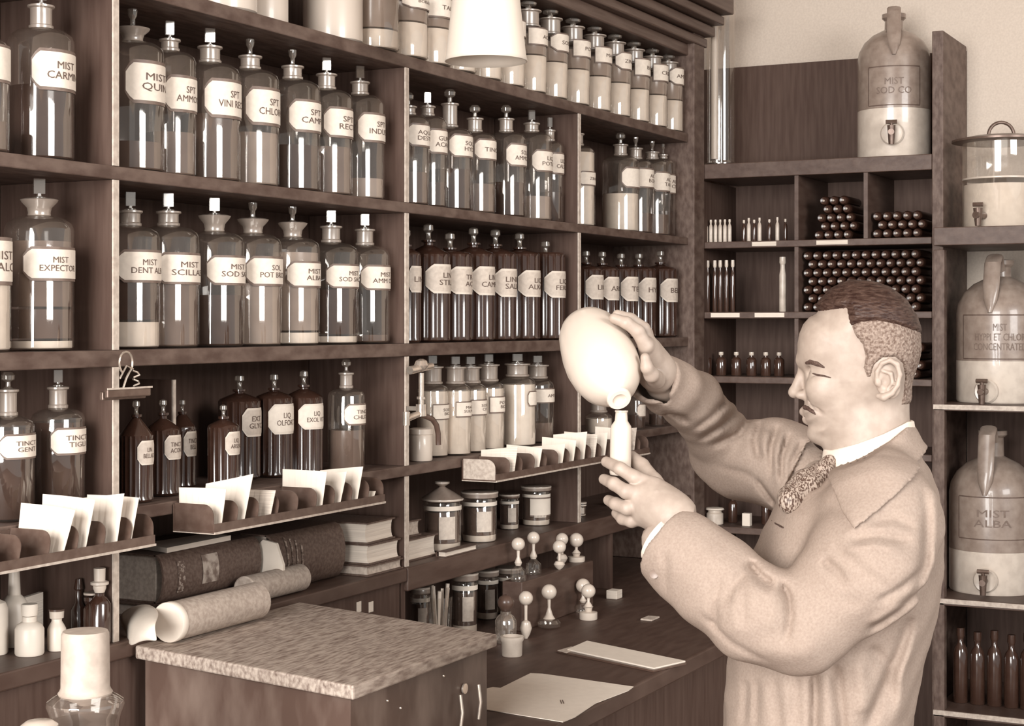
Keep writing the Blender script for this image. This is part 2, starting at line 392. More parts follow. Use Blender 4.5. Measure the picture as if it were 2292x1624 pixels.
S1 = 'on the upper open shelf'; S2 = 'on the middle shelf'; S3 = 'on the lower shelf'
G1, G2, G3 = 'stoppered bottles on the upper shelf', 'stoppered bottles on the middle shelf', 'bottles on the lower shelf'
B = hz(.253)+.0005; C = hz(-.046)+.0005; D = hz(-.305)+.0005; TT = hz(.565)+.0005
# upper shelf, left bays
bottle(92, 146, -38, B, 'wide clear bottle of dark liquid labelled MIST CARMIN, far left of the upper shelf', 'MIST\nCARMIN', (125, 203), fill=[(0, .62, DARKL)], group=G1, sh=72)
bottle(-46, 130, -20, B, 'pale bottle cut off by the left edge of the picture, on the upper shelf', '', (110, 182), fill=[(0, .3, DUSK)], group=G1)
for px, w, yt, t, ly, fl, st, dsc, kd, sh in [
    (297, 140, 14, 'MIST\nQUIN', (150, 232), [(0, .25, DUSK)], 'pillar', 'clear wide-lipped bottle labelled MIST QUIN, first in its bay on the upper shelf', 'mush', 100),
    (367, 140, 44, 'SPT\nAMMON', (178, 248), [(0, .38, MIDL)], 'tab', 'clear bottle labelled SPT AMMON on the upper shelf', 'shop', 118),
    (470, 136, 60, 'SPT\nVINI RECT', (190, 264), [(0, .62, DUSK)], 'tab', 'clear bottle labelled SPT VINI on the upper shelf', 'shop', 148),
    (560, 130, 82, 'SPT\nCHLORO', (208, 280), [(0, .5, LITL)], 'pillar', 'clear bottle labelled SPT CHLORO on the upper shelf', 'shop', 162),
    (655, 124, 106, 'SPT\nCAMPH', (234, 296), [(0, .45, DARKL)], 'pillar', 'clear bottle with chipped lip labelled SPT CAMPH on the upper shelf', 'shop', 184),
    (731, 116, 126, 'SPT\nRECT', (250, 308), [(0, .5, MIDL)], 'tab', 'clear bottle labelled SPT RECT on the upper shelf', 'shop', 206),
    (806, 110, 140, 'SPT\nINDUST', (262, 318), [(0, .22, LITL)], 'tab', 'nearly empty clear bottle labelled SPT INDUST, last in its bay on the upper shelf', 'shop', 218)]:
    bottle(px, w, yt, B, dsc, t, ly, kd, fl, group=G1, st=st, sh=sh)
for px, w, yt, t, ly, fl, st, dsc, kd, sh in [
    (914, 94, 208, 'AQUA\nDESTIL', (284, 328), [(0, .4, DUSK)], 'disc', 'narrow bottle labelled AQUA DESTIL beside the divider of the upper shelf', 'shop', 262),
    (949, 100, 205, 'GUM\nACACI', (294, 342), [(0, .3, DARKL)], 'tab', 'clear bottle labelled GUM ACACI on the upper shelf', 'shop', 262),
    (1007, 100, 200, 'SOL\nHYD', (308, 352), [(0, .55, DARKL)], 'disc', 'clear bottle labelled SOL HYD on the upper shelf', 'shop', 290),
    (1063, 94, 236, 'TINCT', (318, 358), [(0, .4, MIDL)], 'disc', 'clear bottle labelled TINCT, half hidden on the upper shelf', 'shop', 300),
    (1133, 90, 236, 'SOL\nAMMON', (328, 372), [(0, .45, DARKL)], 'disc', 'clear bottle labelled SOL AMMON on the upper shelf', 'shop', 300),
    (1190, 92, 232, 'LIQ\nPOTAS', (342, 384), [(0, .3, LITL)], 'tab', 'clear bottle labelled LIQ POTAS on the upper shelf', 'shop', 300),
    (1226, 88, 262, 'LIQ\nCALCIS', (346, 388), [(0, .4, DARKL)], 'tab', 'clear bottle labelled LIQ CALCIS at the right end of its bay on the upper shelf', 'shop', 318)]:
    bottle(px, w, yt, B, dsc, t, ly, kd, fl, group=G1, st=st, sh=sh)
bottle(1389, 84, 292, B, 'stout bottle with white powder and star-shaped stopper on the upper shelf', '', (380, 420), 'shop', [(0, .55, POWD)], group=G1, st='disc', sh=352)
for px, w, yt, t, ly, fl, dsc in [
    (1423, 80, 306, 'AC\nBOR', (382, 420), [(0, .3, DUSK)], 'clear bottle labelled AC BOR just right of the white powder bottle'),
    (1460, 78, 312, 'AC\nTAN', (390, 428), [(0, .3, MIDL)], 'clear bottle labelled AC TAN on the upper shelf near the end post'),
    (1494, 76, 316, 'AC\nCIT', (396, 434), [(0, .35, DARKL)], 'clear bottle labelled AC CIT, last at the right end of the upper shelf')]:
    bottle(px, w, yt, B, dsc, t, ly, 'shop', fl, group=G1, st='pillar', sh=360, A=1.2)
bottle(1292, 80, 270, B, 'bottle full of white powder showing beside the divider, right bay of the upper shelf', 'ZINC', (388, 415), 'shop', [(0, 1.0, POWD)], group=G1, sh=330)

# middle shelf
bottle(88, 152, 400, C, 'wide bottle labelled MIST EXPECTOR with pale sediment, on the middle shelf', 'MIST\nEXPECTOR', (560, 624), 'mush', [(0, .08, POWD), (.081, .34, DUSK), (.341, .9, MIDL)], group=G2, sh=490, a0=-1.75)
bottle(-42, 130, 470, C, 'milky white bottle cut off by the left edge, on the middle shelf', 'MIST\nCALC', (540, 630), 'shop', [(0, .95, POWD)], group=G2)
for px, w, yt, t, ly, fl, st, dsc, kd, sh, a0 in [
    (292, 132, 430, 'MIST\nDENT ALB', (566, 628), [(0, .24, POWD), (.241, .62, DARKL)], 'tab', 'bottle labelled MIST DENT ALB with thick white sediment, on the middle shelf', 'shop', 512, -1.75),
    (375, 138, 432, 'MIST\nSCILLAE', (572, 632), [(0, .72, MIDL)], 'tab', 'bottle of cloudy grey liquid labelled MIST SCILLAE, on the middle shelf', 'shop', 512, -1.7),
    (480, 134, 440, 'MIST\nSOD SAL', (578, 634), [(0, .5, DARKL)], 'tab', 'wide-lipped bottle labelled MIST SOD SAL with dark liquid, on the middle shelf', 'mush', 524, -1.6),
    (566, 130, 450, 'SOL\nPOT BROM', (580, 636), [(0, .62, LITL)], 'pillar', 'wide-lipped bottle of pale liquid labelled SOL POT BROM, on the middle shelf', 'mush', 528, -1.6),
    (655, 122, 455, 'MIST\nALBA', (590, 640), [(0, .13, POWD), (.131, .95, LITL)], 'pillar', 'bottle of milky liquid labelled MIST ALBA with white sediment, on the middle shelf', 'mush', 536, -1.6),
    (741, 122, 466, 'MIST\nSOD SALIC', (596, 642), [(0, .09, POWD), (.091, .6, DARKL)], 'tab', 'bottle labelled MIST SOD SALIC with a thin white sediment, on the middle shelf', 'shop', 548, -1.6),
    (817, 112, 474, 'MIST\nAMM CO', (598, 646), [(0, .1, DUSK)], 'tab', 'bottle labelled MIST AMM CO, last in its bay on the middle shelf', 'shop', 554, -1.6)]:
    bottle(px, w, yt, C, dsc, t, ly, kd, fl, group=G2, st=st, sh=sh, a0=a0, A=1.12)
GR = 'ribbed poison bottles on the middle shelf'
bottle(912, 60, 512, C, 'partly hidden ribbed bottle directly beside the divider, on the middle shelf', 'LIN', (600, 650), 'rib', group=GR, sh=566, lm=LABELG, bm=BORDL, A=.9)
for px, w, yt, t, ly, dsc in [
    (959, 98, 500, 'LIN\nSTILL', (597, 652), 'dark ribbed bottle with pale octagonal label LIN STILL, on the middle shelf'),
    (1004, 98, 520, 'TR\nAC', (602, 654), 'dark ribbed bottle labelled TR AC, on the middle shelf'),
    (1060, 94, 508, 'LIN\nCAMPH', (602, 656), 'dark ribbed bottle labelled LIN CAMPH, on the middle shelf'),
    (1109, 94, 512, 'LINIM\nSALIC', (607, 660), 'dark ribbed bottle labelled LINIM SALIC, on the middle shelf'),
    (1163, 92, 520, 'LIQ\nALKAL', (610, 660), 'dark ribbed bottle with cross-shaped stopper labelled LIQ ALKAL, on the middle shelf'),
    (1221, 88, 538, 'LIQ\nFERRI', (612, 662), 'dark ribbed bottle labelled LIQ FERRI, last in its bay on the middle shelf'),
    (1312, 76, 560, 'LIN', (620, 666), 'small ribbed bottle labelled LIN, first in the right bay of the middle shelf'),
    (1348, 74, 562, 'ARN', (624, 668), 'small ribbed bottle with rounded label ARN, in the right bay of the middle shelf'),
    (1390, 76, 566, 'TER', (624, 670), 'small ribbed bottle labelled TER, in the right bay of the middle shelf'),
    (1430, 76, 566, 'HYD', (626, 672), 'small ribbed bottle labelled HYD, in the right bay of the middle shelf'),
    (1478, 76, 560, 'BELL', (628, 672), 'small ribbed bottle labelled BELL, last in the right bay of the middle shelf')]:
    bottle(px, w, yt, C, dsc, t, ly, 'rib', group=GR, sh=(566 if px < 1300 else 600), lm=LABELG, bm=BORDL, A=1.15, ch=.3, inkm=INKD)

# lower shelf, dark bottles and ribbed poison bottles
bottle(18, 116, 826, D, 'dark round-shouldered bottle at the left edge of the lower shelf', 'TINCT\nGENT', (972, 1020), 'shop', [(0, .97, DARKL)], group=G3, st='disc', sh=935)
bottle(130, 118, 826, D, 'dark round bottle with a frosted neck and label TINCT TIGLI, on the lower shelf', 'TINCT\nTIGLI', (958, 1010), 'shop', [(0, .97, DARKL)], group=G3, sh=918)
GP = 'ribbed poison bottles on the lower shelf'
for px, w, yt, t, ly, Yc, dsc, sh in [
    (305, 74, 895, 'LIN\nBELLAD', (988, 1034), 1.845, 'ribbed dark bottle labelled LIN BELLAD, front left of the lower shelf', 968),
    (365, 76, 893, 'TINCT\nACON', (976, 1022), 1.875, 'ribbed dark bottle labelled TINCT ACON, on the lower shelf', 956),
    (408, 60, 893, 'TINCT\nBELL', (968, 1015), 1.93, 'ribbed dark bottle labelled TINCT BELL, beside the small partition', 952),
    (500, 70, 905, 'LIQ\nARSEN', (968, 1012), 1.845, 'shorter ribbed bottle with a bright lip labelled LIQ ARSEN, on the lower shelf', 950),
    (536, 94, 838, 'EXT\nGLYC', (916, 970), 1.94, 'tall ribbed bottle labelled EXT GLYC, back row of the lower shelf', 892),
    (603, 90, 836, 'LIQ\nOLFORT', (908, 965), 1.91, 'tall ribbed bottle labelled LIQ OLFORT, on the lower shelf', 886),
    (680, 84, 828, 'LIQ\nEXOL VIT', (906, 954), 1.89, 'tall ribbed bottle labelled LIQ EXOL VIT, on the lower shelf', 884)]:
    bottle(px, w, yt, D, dsc, t, ly, 'rib', group=GP, Y=Yc, sh=sh, lm=(LABEL if px > 540 else LABELG), bm=BORDL, A=1.0 if px > 540 else .75, ch=.3, inkm=INKD, a0=-1.6 if px < 540 else -1.8)
bottle(775, 84, 804, D, 'tall clear bottle labelled TINC CHLOR standing by the divider, on the lower shelf', 'TINC\nCHLOR', (905, 946), 'shop', [(0, .55, MIDL)], group=G3, Y=1.85, st='disc', sh=872)
bottle(806, 76, 812, D, 'clear bottle half hidden behind the TINC CHLOR bottle', 'TR', (900, 938), 'shop', [(0, .4, DUSK)], group=G3, Y=1.93, st='disc', sh=880)
# lower shelf, white wide-mouthed jars
GJ = 'white wide-mouthed bottles on the lower shelf'
for px, w, yt, t, ly, kd, Yc, dsc, sh in [
    (968, 72, 794, 'SOD\nBIC', (905, 935), 'wide', 1.87, 'white powder bottle with flared lip labelled SOD BIC, first of the white row', 862),
    (1012, 72, 798, 'MAG\nSULPH', (900, 930), 'wide', 1.85, 'white powder bottle labelled MAG SULPH, second of the white row', 862),
    (1053, 72, 798, 'SOD\nCIT', (895, 925), 'wide', 1.86, 'white powder bottle labelled SOD CIT, third of the white row', 860),
    (1094, 70, 793, 'POT\nBIC', (888, 920), 'wide', 1.86, 'white powder bottle labelled POT BIC, fourth of the white row', 856)]:
    bottle(px, w, yt, D, dsc, t, ly, kd, [(0, .99, POWD)], group=GJ, Y=Yc, sh=sh, A=1.0, ch=0)
bottle(1158, 84, 792, D, 'large all-white wide-mouthed bottle in the white row', '', (876, 905), 'wide', [(0, 1.0, POWD)], group=GJ, Y=1.85, sh=846, A=.5)
bottle(1203, 74, 796, D, 'clear wide-lipped bottle labelled AMYL at the end of the white row', 'AMYL', (870, 898), 'wide', [(0, .35, MIDL)], group=GJ, Y=1.86, sh=850, A=1.3, ch=0)
# a squat white bottle beside the divider, under the gas tap
x, z = onY(942, 1.835)
o = empty('ointment_pot', (x, 1.835, D), 'squat white pot in front, under the brass tap', 'pot', GJ)
MB().lathe([(.024, .0005), (.0255, .003), (.0255, .055), (.0235, .058), (.0262, .059), (.0262, .070), (.02, .072)], 28).build('body', CER, o)
# white jar behind the big vessel
bottle(1340, 62, 872, D, 'squat white jar standing behind the raised white vessel', '', None, 'wide', [(0, .98, POWD)], group=GJ, Y=1.85, sh=925)
for px, w, yt, ly, dsc in [(1425, 38, 860, (905, 930), 'small dim bottle behind the far sleeve cuff, on the lower shelf'), (1470, 36, 868, (905, 928), 'small dim bottle in the right bay of the lower shelf')]:
    bottle(px, w, yt, D, dsc, '', ly, 'shop', [(0, .5, DARKL)], group=G3, lm=LABELG)

# top shelf: big white jars at the left, then a long row of white filled bottles
GT = 'white bottles along the top shelf'
for px, w, yt, dsc in [(500, 150, -290, 'big white jar at the left end of the top shelf'), (590, 110, -230, 'narrower white jar beside the big one, top shelf'), (745, 134, -200, 'big white jar right of the gap on the top shelf')]:
    bottle(px, w, yt, TT, dsc, '', None, 'wide', [(0, 1.0, POWD)], group='big white jars on the top shelf', Y=1.87, glassm=CER, st='disc')
for i, (px, w, yt, t, ly) in enumerate([(838, 120, -88, '', None), (902, 110, -70, 'BORAX', (-6, 24)), (960, 104, -58, 'TALC', (4, 44)), (1018, 98, -40, '', (20, 50)), (1078, 92, -26, '', (40, 72)), (1132, 88, -12, '', (52, 84)),
                              (1183, 84, 2, 'AC', (70, 104)), (1232, 80, 16, 'SOD', (82, 118)), (1281, 78, 30, 'POT', (96, 130)), (1331, 76, 44, 'MAG', (112, 144)), (1376, 74, 58, 'ZINC', (124, 158)), (1419, 72, 72, 'BIS', (138, 172)), (1460, 70, 88, 'CRET', (150, 184)), (1503, 68, 100, 'AMYL', (160, 194))]):
    f = 'first second third fourth fifth sixth seventh eighth ninth tenth eleventh twelfth thirteenth last'.split()[i]
    near = '' if i < 3 else (', behind the lamp shade' if i < 6 else '')
    bottle(px, w, yt, TT, 'white filled bottle, %s of the long row on the top shelf%s%s' % (f, near, (', labelled '+t) if t else ''), t, ly, 'wide', [(0, .62 if i != 0 else .35, POWD), (.62 if i else .35, .98, LITL)], group=GT, Y=1.845, st='disc',
           lm=LABEL, A=1.1, ch=(.35 if i % 3 == 1 else 0))
# ================================================================== things hanging on and standing about the shelves
# ---- pendant lamp shade in front of the top shelf
p = P(1088, 138, 3.2)
L0 = empty('pendant_lamp', (p.x, p.y, 3.045), 'pale conical lamp shade hanging on a cord in front of the top shelf', 'lamp')
zb = p.z-3.045; r0 = .0785
sh = MB(); sh.lathe([(r0, zb), (r0*.965, zb+.012), (.056, zb+.19), (.045, zb+.245), (.03, zb+.262), (.013, zb+.268)], 48)
n = 48; sh.f = [f for f in sh.f if len(f) == 4]; sh.smooth = [True]*len(sh.f)
o = sh.build('lamp_shade', CREAM, L0); sm = o.modifiers.new('thick', 'SOLIDIFY'); sm.thickness = .002; sm.offset = -1
MB().lathe([(.012, zb+.20), (.017, zb+.21), (.017, zb+.265), (.008, zb+.285)], 20).build('bulb_holder', CHROME, L0)
MB().lathe([(.002, zb+.13), (.02, zb+.14), (.026, zb+.16), (.02, zb+.185), (.011, zb+.205)], 20).build('bulb', CER, L0)
MB().tube([(0, 0, zb+.283), (0, 0, -.012)], .0025, 8).build('cord', BLACK, L0)
MB().lathe([(.03, -.014), (.035, -.006), (.035, 0)], 20).build('ceiling_rose', CER, L0)

# ---- card trays fixed along the edge of the lower shelf
TY0, TY1, TH = 1.712, 1.797, hz(-.355)
def tray(x0, x1, n, label, endm=TRAYM):
    t = empty('card_tray', ((x0+x1)/2, (TY0+TY1)/2, TH), label, 'tray', 'black card trays along the lower shelf'); o0 = Vector(t.location)
    b = MB().box(Vector((x0, TY0, TH))-o0, Vector((x1, TY1, TH+.003))-o0); b.build('base', TRAYM, t)
    MB().box(Vector((x0, TY0-.002, TH))-o0, Vector((x1, TY0, TH+.016))-o0).build('front_lip', TRAYM, t)
    MB().box(Vector((x0-.001, TY0-.0045, TH-.0015))-o0, Vector((x1, TY0-.0022, TH+.0022))-o0).build('worn_edge', EDGE, t)
    MB().box(Vector((x0, TY1-.0025, TH+.003))-o0, Vector((x1, TY1, TH+.045))-o0).build('back_plate', TRAYM, t)
    xs = []
    for i in range(n+1):
        X = x0+.0015+(x1-x0-.003)*i/n; xs.append(X); hgt = .048; rr = .02
        prof = [(TY1-.003, TH+.0031), (TY1-.003, TH+hgt)]+[(TY0+.001+rr-rr*math.sin(a), TH+hgt-rr+rr*math.cos(a)) for a in [k*math.pi/2/6 for k in range(7)]]+[(TY0+.001, TH+.0031)]
        lean = .012 if 0 < i < n else 0
        poly = [Vector((X+lean*(zz_-TH)/hgt, yy_, zz_))-o0 for yy_, zz_ in prof]
        MB().prism(poly, (.0015, 0, 0)).build('end_plate' if i in (0, n) else 'divider', endm if i == 0 else TRAYM, t)
    MB().box(Vector((x0, TY0-.003, TH-.0018))-o0, Vector((x0+.0012, TY1, TH+.0005))-o0).build('worn_edge', EDGE, t)
    return xs
x1a = tray(1.30, 2.083, 13, 'black tin card tray at the left edge under the lower shelf, holding large white cards')
x2a = tray(2.236, 2.78, 9, 'black tin card tray in the middle bay, above the big ledgers')
x3a = tray(3.25, 4.14, 14, 'black tin card tray in the right bay, behind the raised hand', PAGESG)
def card(X, y0, y1, h0, h1, m, label, lean=.010, skew=0.0, bow=.006, w='record_card', yaw=-.030):
    c = empty_base = None; nn = 8; vs = []; fs = []; X0 = X; o0 = Vector((X, (y0+y1)/2, TH+.0035))
    for i in range(nn+1):
        u = i/nn; yy = y0+(y1-y0)*u; bx = bow*math.sin(math.pi*u)+yaw*(u-.5)
        for k, (h, e) in enumerate(((h0, 0), (h1+skew*(u-.5), lean))):
            for d in (0, .0009): vs.append(Vector((X+bx*(1 if k else .4)+e+d, yy, TH+h))-o0)
    for i in range(nn):
        a = 4*i; b = 4*(i+1)
        fs += [(a, b, b+2, a+2), (a+1, a+3, b+3, b+1), (a+2, b+2, b+3, a+3), (a, a+1, b+1, b)]
    fs += [(0, 2, 3, 1), (4*nn, 4*nn+1, 4*nn+3, 4*nn+2)]
    o = MB().add(vs, fs).build(w, m, None, o0)
    return tag(o, label, 'card', 'cards standing in the trays')
def mid(xs, i, f=.45): return xs[i]+(xs[i+1]-xs[i])*f
card(mid(x1a, 9), TY0+.002, TY1-.004, .004, .078, PAPER, 'large white card leaning forward in the left tray, nearest the picture edge', .02, .01, .008)
card(mid(x1a, 10, .3), TY0+.004, TY1-.004, .004, .088, PAPER, 'tallest white card of the left tray, beside its middle', .015, .008)
card(mid(x1a, 11), TY0+.002, TY1-.004, .004, .083, PAPER, 'white curved card of the left tray, near its right end', .01, -.01)
card(mid(x1a, 12, .0), TY0+.002, TY1-.004, .004, .080, PAPER, 'white card of the left tray, closest to the shelf divider', .012, .004)
card(mid(x1a, 5), TY0+.004, TY1-.004, .004, .040, PAGESG, 'low grey card among the empty slots of the left tray', .01)
card(mid(x2a, 0, .3), TY0+.004, TY1-.004, .004, .072, PAPER, 'white card behind the left end plate of the middle tray', .006, .002)
card(mid(x2a, 1, .3), TY0+.002, TY1-.004, .004, .082, PAPER, 'tilted white card, tallest at the left end of the middle tray', .02, -.018, .01)
card(mid(x2a, 2, .6), TY0+.003, TY1-.004, .004, .056, PAGES, 'low pale card just right of the tilted card in the middle tray', .01)
card(mid(x2a, 5, .3), TY0+.002, TY1-.004, .004, .078, PAPER, 'tall white card in the middle of the middle tray', .01, .004)
card(mid(x2a, 6, .3), TY0+.002, TY1-.004, .004, .066, PAPER, 'white card leaning behind the tall middle card', .018, -.01)
card(mid(x2a, 7, .3), TY0+.002, TY1-.004, .004, .072, PAPER, 'curved white card near the right end of the middle tray', .015, -.008)
card(mid(x2a, 8, .3), TY0+.004, TY1-.004, .004, .024, PAPER, 'small white slip in the last slot of the middle tray', .004)
for k, (i, h, m, d) in enumerate([(1, .066, PAGES, 'pale worn card behind the end plate of the right tray'), (3, .062, PAPER, 'white card of the right tray, in front of the white bottles'), (5, .056, PAPER, 'short white card in the middle of the right tray'), (6, .068, PAPER, 'white card of the right tray, left of the tall one'),
                                   (7, .078, PAPER, 'tallest white card of the right tray'), (8, .074, PAGES, 'grey-printed card next to the tall one in the right tray'), (9, .068, PAPER, 'white card just left of the held white bottle'), (11, .076, PAPER, 'pale card seen just right of the held white bottle'), (12, .07, PAGESG, 'last grey card at the right end of the right tray')]):
    card(mid(x3a, i, .35), TY0+.002, TY1-.004, .004, h, m, d, .012, (.008 if k % 2 else -.008))

# ---- bulldog clip on the edge of the middle shelf
x, z = onY(292, 1.765); hC = hz(-.046)
cl = empty('bulldog_clip', (x, 1.79, hC-.075), 'wire-handled metal clip with a long jaw gripping the divider edge under the middle shelf', 'clip')
f = MB().box((-.055, -.026, 0), (.05, -.018, .014)); f.box((-.055, -.016, -.004), (.05, -.008, .010)); f.build('jaw', METD, cl, bevel=.002)
MB().box((-.057, -.0275, .013), (.052, -.0262, .016)).build('jaw_edge', EDGE, cl)
f = MB(); pts = [Vector((-.005+.016*math.cos(a)+.004*k*0, -.02, .055+.018*math.sin(a))) for a in [math.radians(d) for d in range(-60, 250, 20)]]
f.tube([(-.012, -.02, .014), (-.004, -.02, .03)]+pts, .0018, 8); f.tube([(.02-.006*math.sin(q*1.6), -.02+.006*math.cos(q*1.6), .014+.0035*q) for q in range(9)], .0016, 8)
f.tube([(-.02, -.02, .03), (-.006, -.022, .05), (.012, -.02, .045)], .0016, 8)
f.build('wire_handle', CHROME, cl)

# ---- brass gas tap with a bent hose, fixed to the divider of the lower shelf
X0 = 3.016; g = empty('gas_tap', (X0, 1.79, hz(-.22)), 'bright metal gas tap with cross handle and bent rubber hose, fixed to the divider', 'tap')
Lz = lambda y, Yc=1.77: (HY-y)/FPX*zY(925, Yc)+CAMZ-g.location.z
f = MB(); f.tube([(-.0, -.025, Lz(930)), (0, -.025, Lz(835))], .006, 12); f.tube([(0, -.025, Lz(932)), (0, -.025, Lz(905))], .012, 12); f.tube([(0, -.025, Lz(888)), (0, -.025, Lz(894))], .010, 12); f.build('pipe', CHROME, g)
f = MB(); f.tube([(-.04, -.02, Lz(828)), (.035, -.03, Lz(820))], [.009, .007], 12); f.lathe([(.004, -.012), (.012, -.008), (.016, 0), (.012, .01), (.004, .014)], 16, (0, -.025, Lz(818))); f.build('cross_handle', CHROME, g)
f = MB(); f.tube([(0, -.025, Lz(925)), (-.05, -.018, Lz(935))], [.006, .008], 12); f.tube([(-.05, -.018, Lz(920)), (-.05, -.018, Lz(950))], .008, 12); f.build('wing_key', CHROME, g)
f = MB(); f.box((-.006, -.03, Lz(920)), (.006, 0.008, Lz(910))); f.build('bracket', CHROME, g)
pts = [(0, -.025, Lz(930)), (.01, -.03, Lz(933)), (.03, -.034, Lz(940)), (.045, -.036, Lz(955)), (.052, -.036, Lz(975)), (.053, -.036, Lz(1000))]
MB().tube(pts, .006, 12).build('hose', BLACK, g)

# ---- sloping writing desk on the counter
DK = empty('writing_desk', (2.35, 1.575, HC), 'worn wooden sloping-top writing desk standing on the counter in the foreground', 'desk')
dl = Vector(DK.location); x0, x1, y0, y1 = 2.12, 2.59, 1.36, 1.782; zf, zk = hz(-.552), hz(-.528); tk = .022
v = [(x0, y0, zf), (x1, y0, zf), (x1, y1, zk), (x0, y1, zk)]
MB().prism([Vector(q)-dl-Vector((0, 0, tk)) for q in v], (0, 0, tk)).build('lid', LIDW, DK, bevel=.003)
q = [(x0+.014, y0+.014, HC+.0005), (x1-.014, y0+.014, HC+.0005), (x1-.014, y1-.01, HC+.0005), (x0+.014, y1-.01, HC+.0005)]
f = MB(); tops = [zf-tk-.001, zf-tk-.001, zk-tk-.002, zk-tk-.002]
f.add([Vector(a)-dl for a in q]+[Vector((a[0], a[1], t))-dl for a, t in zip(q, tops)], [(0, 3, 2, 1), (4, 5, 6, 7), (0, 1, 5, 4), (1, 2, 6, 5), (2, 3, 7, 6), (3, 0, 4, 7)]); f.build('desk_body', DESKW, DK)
MB().lathe([(.002, -.003), (.009, -.001), (.009, .002)], 16, (x1-.10-dl.x, y0+.0115-dl.y, .09), (0, -1, 0)).build('keyhole_plate', CHROME, DK)
for k, (dx, dz) in enumerate([(.12, .12), (.16, .10), (.30, .125)]): MB().lathe([(.001, -.001), (.0025, 0), (.0015, .002)], 8, (x0+dx-dl.x, y0+.0135-dl.y, dz), (0, -1, 0)).build('nail_head', CHROME, DK)
for dx, dz in ((.345, .055), (.41, .06)):
    MB().tube([(x0+dx-dl.x, y0+.0135-dl.y-.008, dz-.03), (x0+dx-dl.x, y0+.0135-dl.y-.012, dz), (x0+dx-dl.x, y0+.0135-dl.y-.008, dz+.03)], .003, 8).build('hook', CHROME, DK)

# ---- books and papers on the ledge
def book(name, x0, x1, y0, y1, z0, z1, label, cover=CLOTHB, pages=PAGES, spine='-Y', rz=0, group='books piled on the ledge', cov=.003, round_=True):
    c = Vector(((x0+x1)/2, (y0+y1)/2, z0)); r = empty(name, c, label, 'book', group, rz)
    hx, hy, hh = (x1-x0)/2, (y1-y0)/2, z1-z0
    sy = -1 if spine == '-Y' else 1
    f = MB(); f.box((-hx, -hy, 0), (hx, hy, cov)); f.box((-hx, -hy, hh-cov), (hx, hy, hh))
    seg = 8; bulge = hh*.22; pr = []
    for k in range(seg+1):
        a = -math.pi/2+math.pi*k/seg; pr.append((sy*(hy+bulge*math.cos(a)), hh/2+hh/2*math.sin(a)))
    inner = [(yv-sy*cov*1.5, hh/2+(zv-hh/2)*.96) for yv, zv in pr]
    vs = [(-hx, a, b) for a, b in pr]+[(hx, a, b) for a, b in pr]+[(-hx, a, b) for a, b in inner]+[(hx, a, b) for a, b in inner]; m_ = seg+1; fs = []
    for k in range(seg): fs += [(k, k+1, m_+k+1, m_+k), (2*m_+k, 3*m_+k, 3*m_+k+1, 2*m_+k+1), (k, 2*m_+k, 2*m_+k+1, k+1), (m_+k, m_+k+1, 3*m_+k+1, 3*m_+k)]
    f.add(vs, fs, True); f.build('cover', cover, r)
    e = min(.004, hx*.05); pg = MB(); seg = 6; pts = []
    yo = -sy*(hy-.004)
    for k in range(seg+1):
        a = -math.pi/2+math.pi*k/seg; pts.append((yo+sy*hh*.10*math.cos(a), hh/2+(hh/2-cov-.0003)*math.sin(a)))
    poly = [(-hx+e, a, b) for a, b in pts]+[(-hx+e, sy*(hy-.003), hh-cov-.0003), (-hx+e, sy*(hy-.003), cov+.0003)]
    pg.prism(poly, (2*(hx-e), 0, 0)); pg.build('pages', pages, r)
    return r
ZL = HL+.0005; ZR = HR+.0005
book('book', 2.28, 2.56, 1.865, 2.03, ZL, ZL+.026, 'thin dark book lying flat under the left ledger', pages=PAGESG)
b1 = book('ledger', 2.285, 2.572, 1.875, 2.03, ZL+.0265, ZL+.112, 'huge dark ledger with grey page end and rubbed spine label, behind the paper roll', pages=PAGESG)
b2 = book('ledger', 2.595, 2.835, 1.862, 2.03, ZL+.0005, ZL+.112, 'second huge dark ledger with gilt spine bands, right of the first', pages=PAGESG)
# worn label and bands on the spines
def spine_patch(bk, hx0, hx1, a0, a1, m, nm, hh=.085, hy=.0775, off=.0012):
    vs = []; fs = []; n_ = 6
    for k in range(n_+1):
        a = math.radians(a0+(a1-a0)*k/n_); y = -(hy+hh*.22*math.cos(a))-off; zz_ = hh/2+hh/2*math.sin(a)
        vs += [(hx0, y, zz_), (hx1, y, zz_)]
    for k in range(n_): fs.append((2*k, 2*k+1, 2*k+3, 2*k+2))
    return MB().add(vs, fs, True).build(nm, m, bk)
WORN = mat('worn_leather_label', .62, .7, .25, 70, contrast=(.4, .6)); GILT = mat('gilt_band', .5, .5, .1, 200, contrast=(.48, .56))
spine_patch(b1, -.035, .012, -30, 45, WORN, 'spine_label')
spine_patch(b1, -.105, -.085, -40, 40, GILT, 'spine_band')
for k in range(4): spine_patch(b2, -.085+k*.016, -.079+k*.016, -35, 60-8*k, GILT, 'spine_band', .1115, .084)
# paper on the ledgers
def slab(poly, th, name, m, label, cat, group=None, kind=None):
    c = sum((Vector(p_) for p_ in poly), Vector())/len(poly)
    o = MB().prism([Vector(p_)-c for p_ in poly], (0, 0, th)).build(name, m, None, c); return tag(o, label, cat, group)
slab([(2.31, 1.870, ZL+.113), (2.50, 1.874, ZL+.113), (2.51, 1.93, ZL+.113), (2.33, 1.95, ZL+.113)], .009, 'paper_stack', PAPER, 'thin stack of white paper lying on the left ledger', 'paper')
q = empty('page_wad', (2.582, 1.86, ZL), 'curved wad of white pages squeezed between the two ledgers', 'paper')
MB().prism([(0, -.028, .002), (0, -.045, .03), (0, -.046, .06), (0, -.03, .10), (0, 0.0, .105), (0, .04, .07), (0, .04, .004)], (.007, 0, 0)).build('pages', PAPER, q)
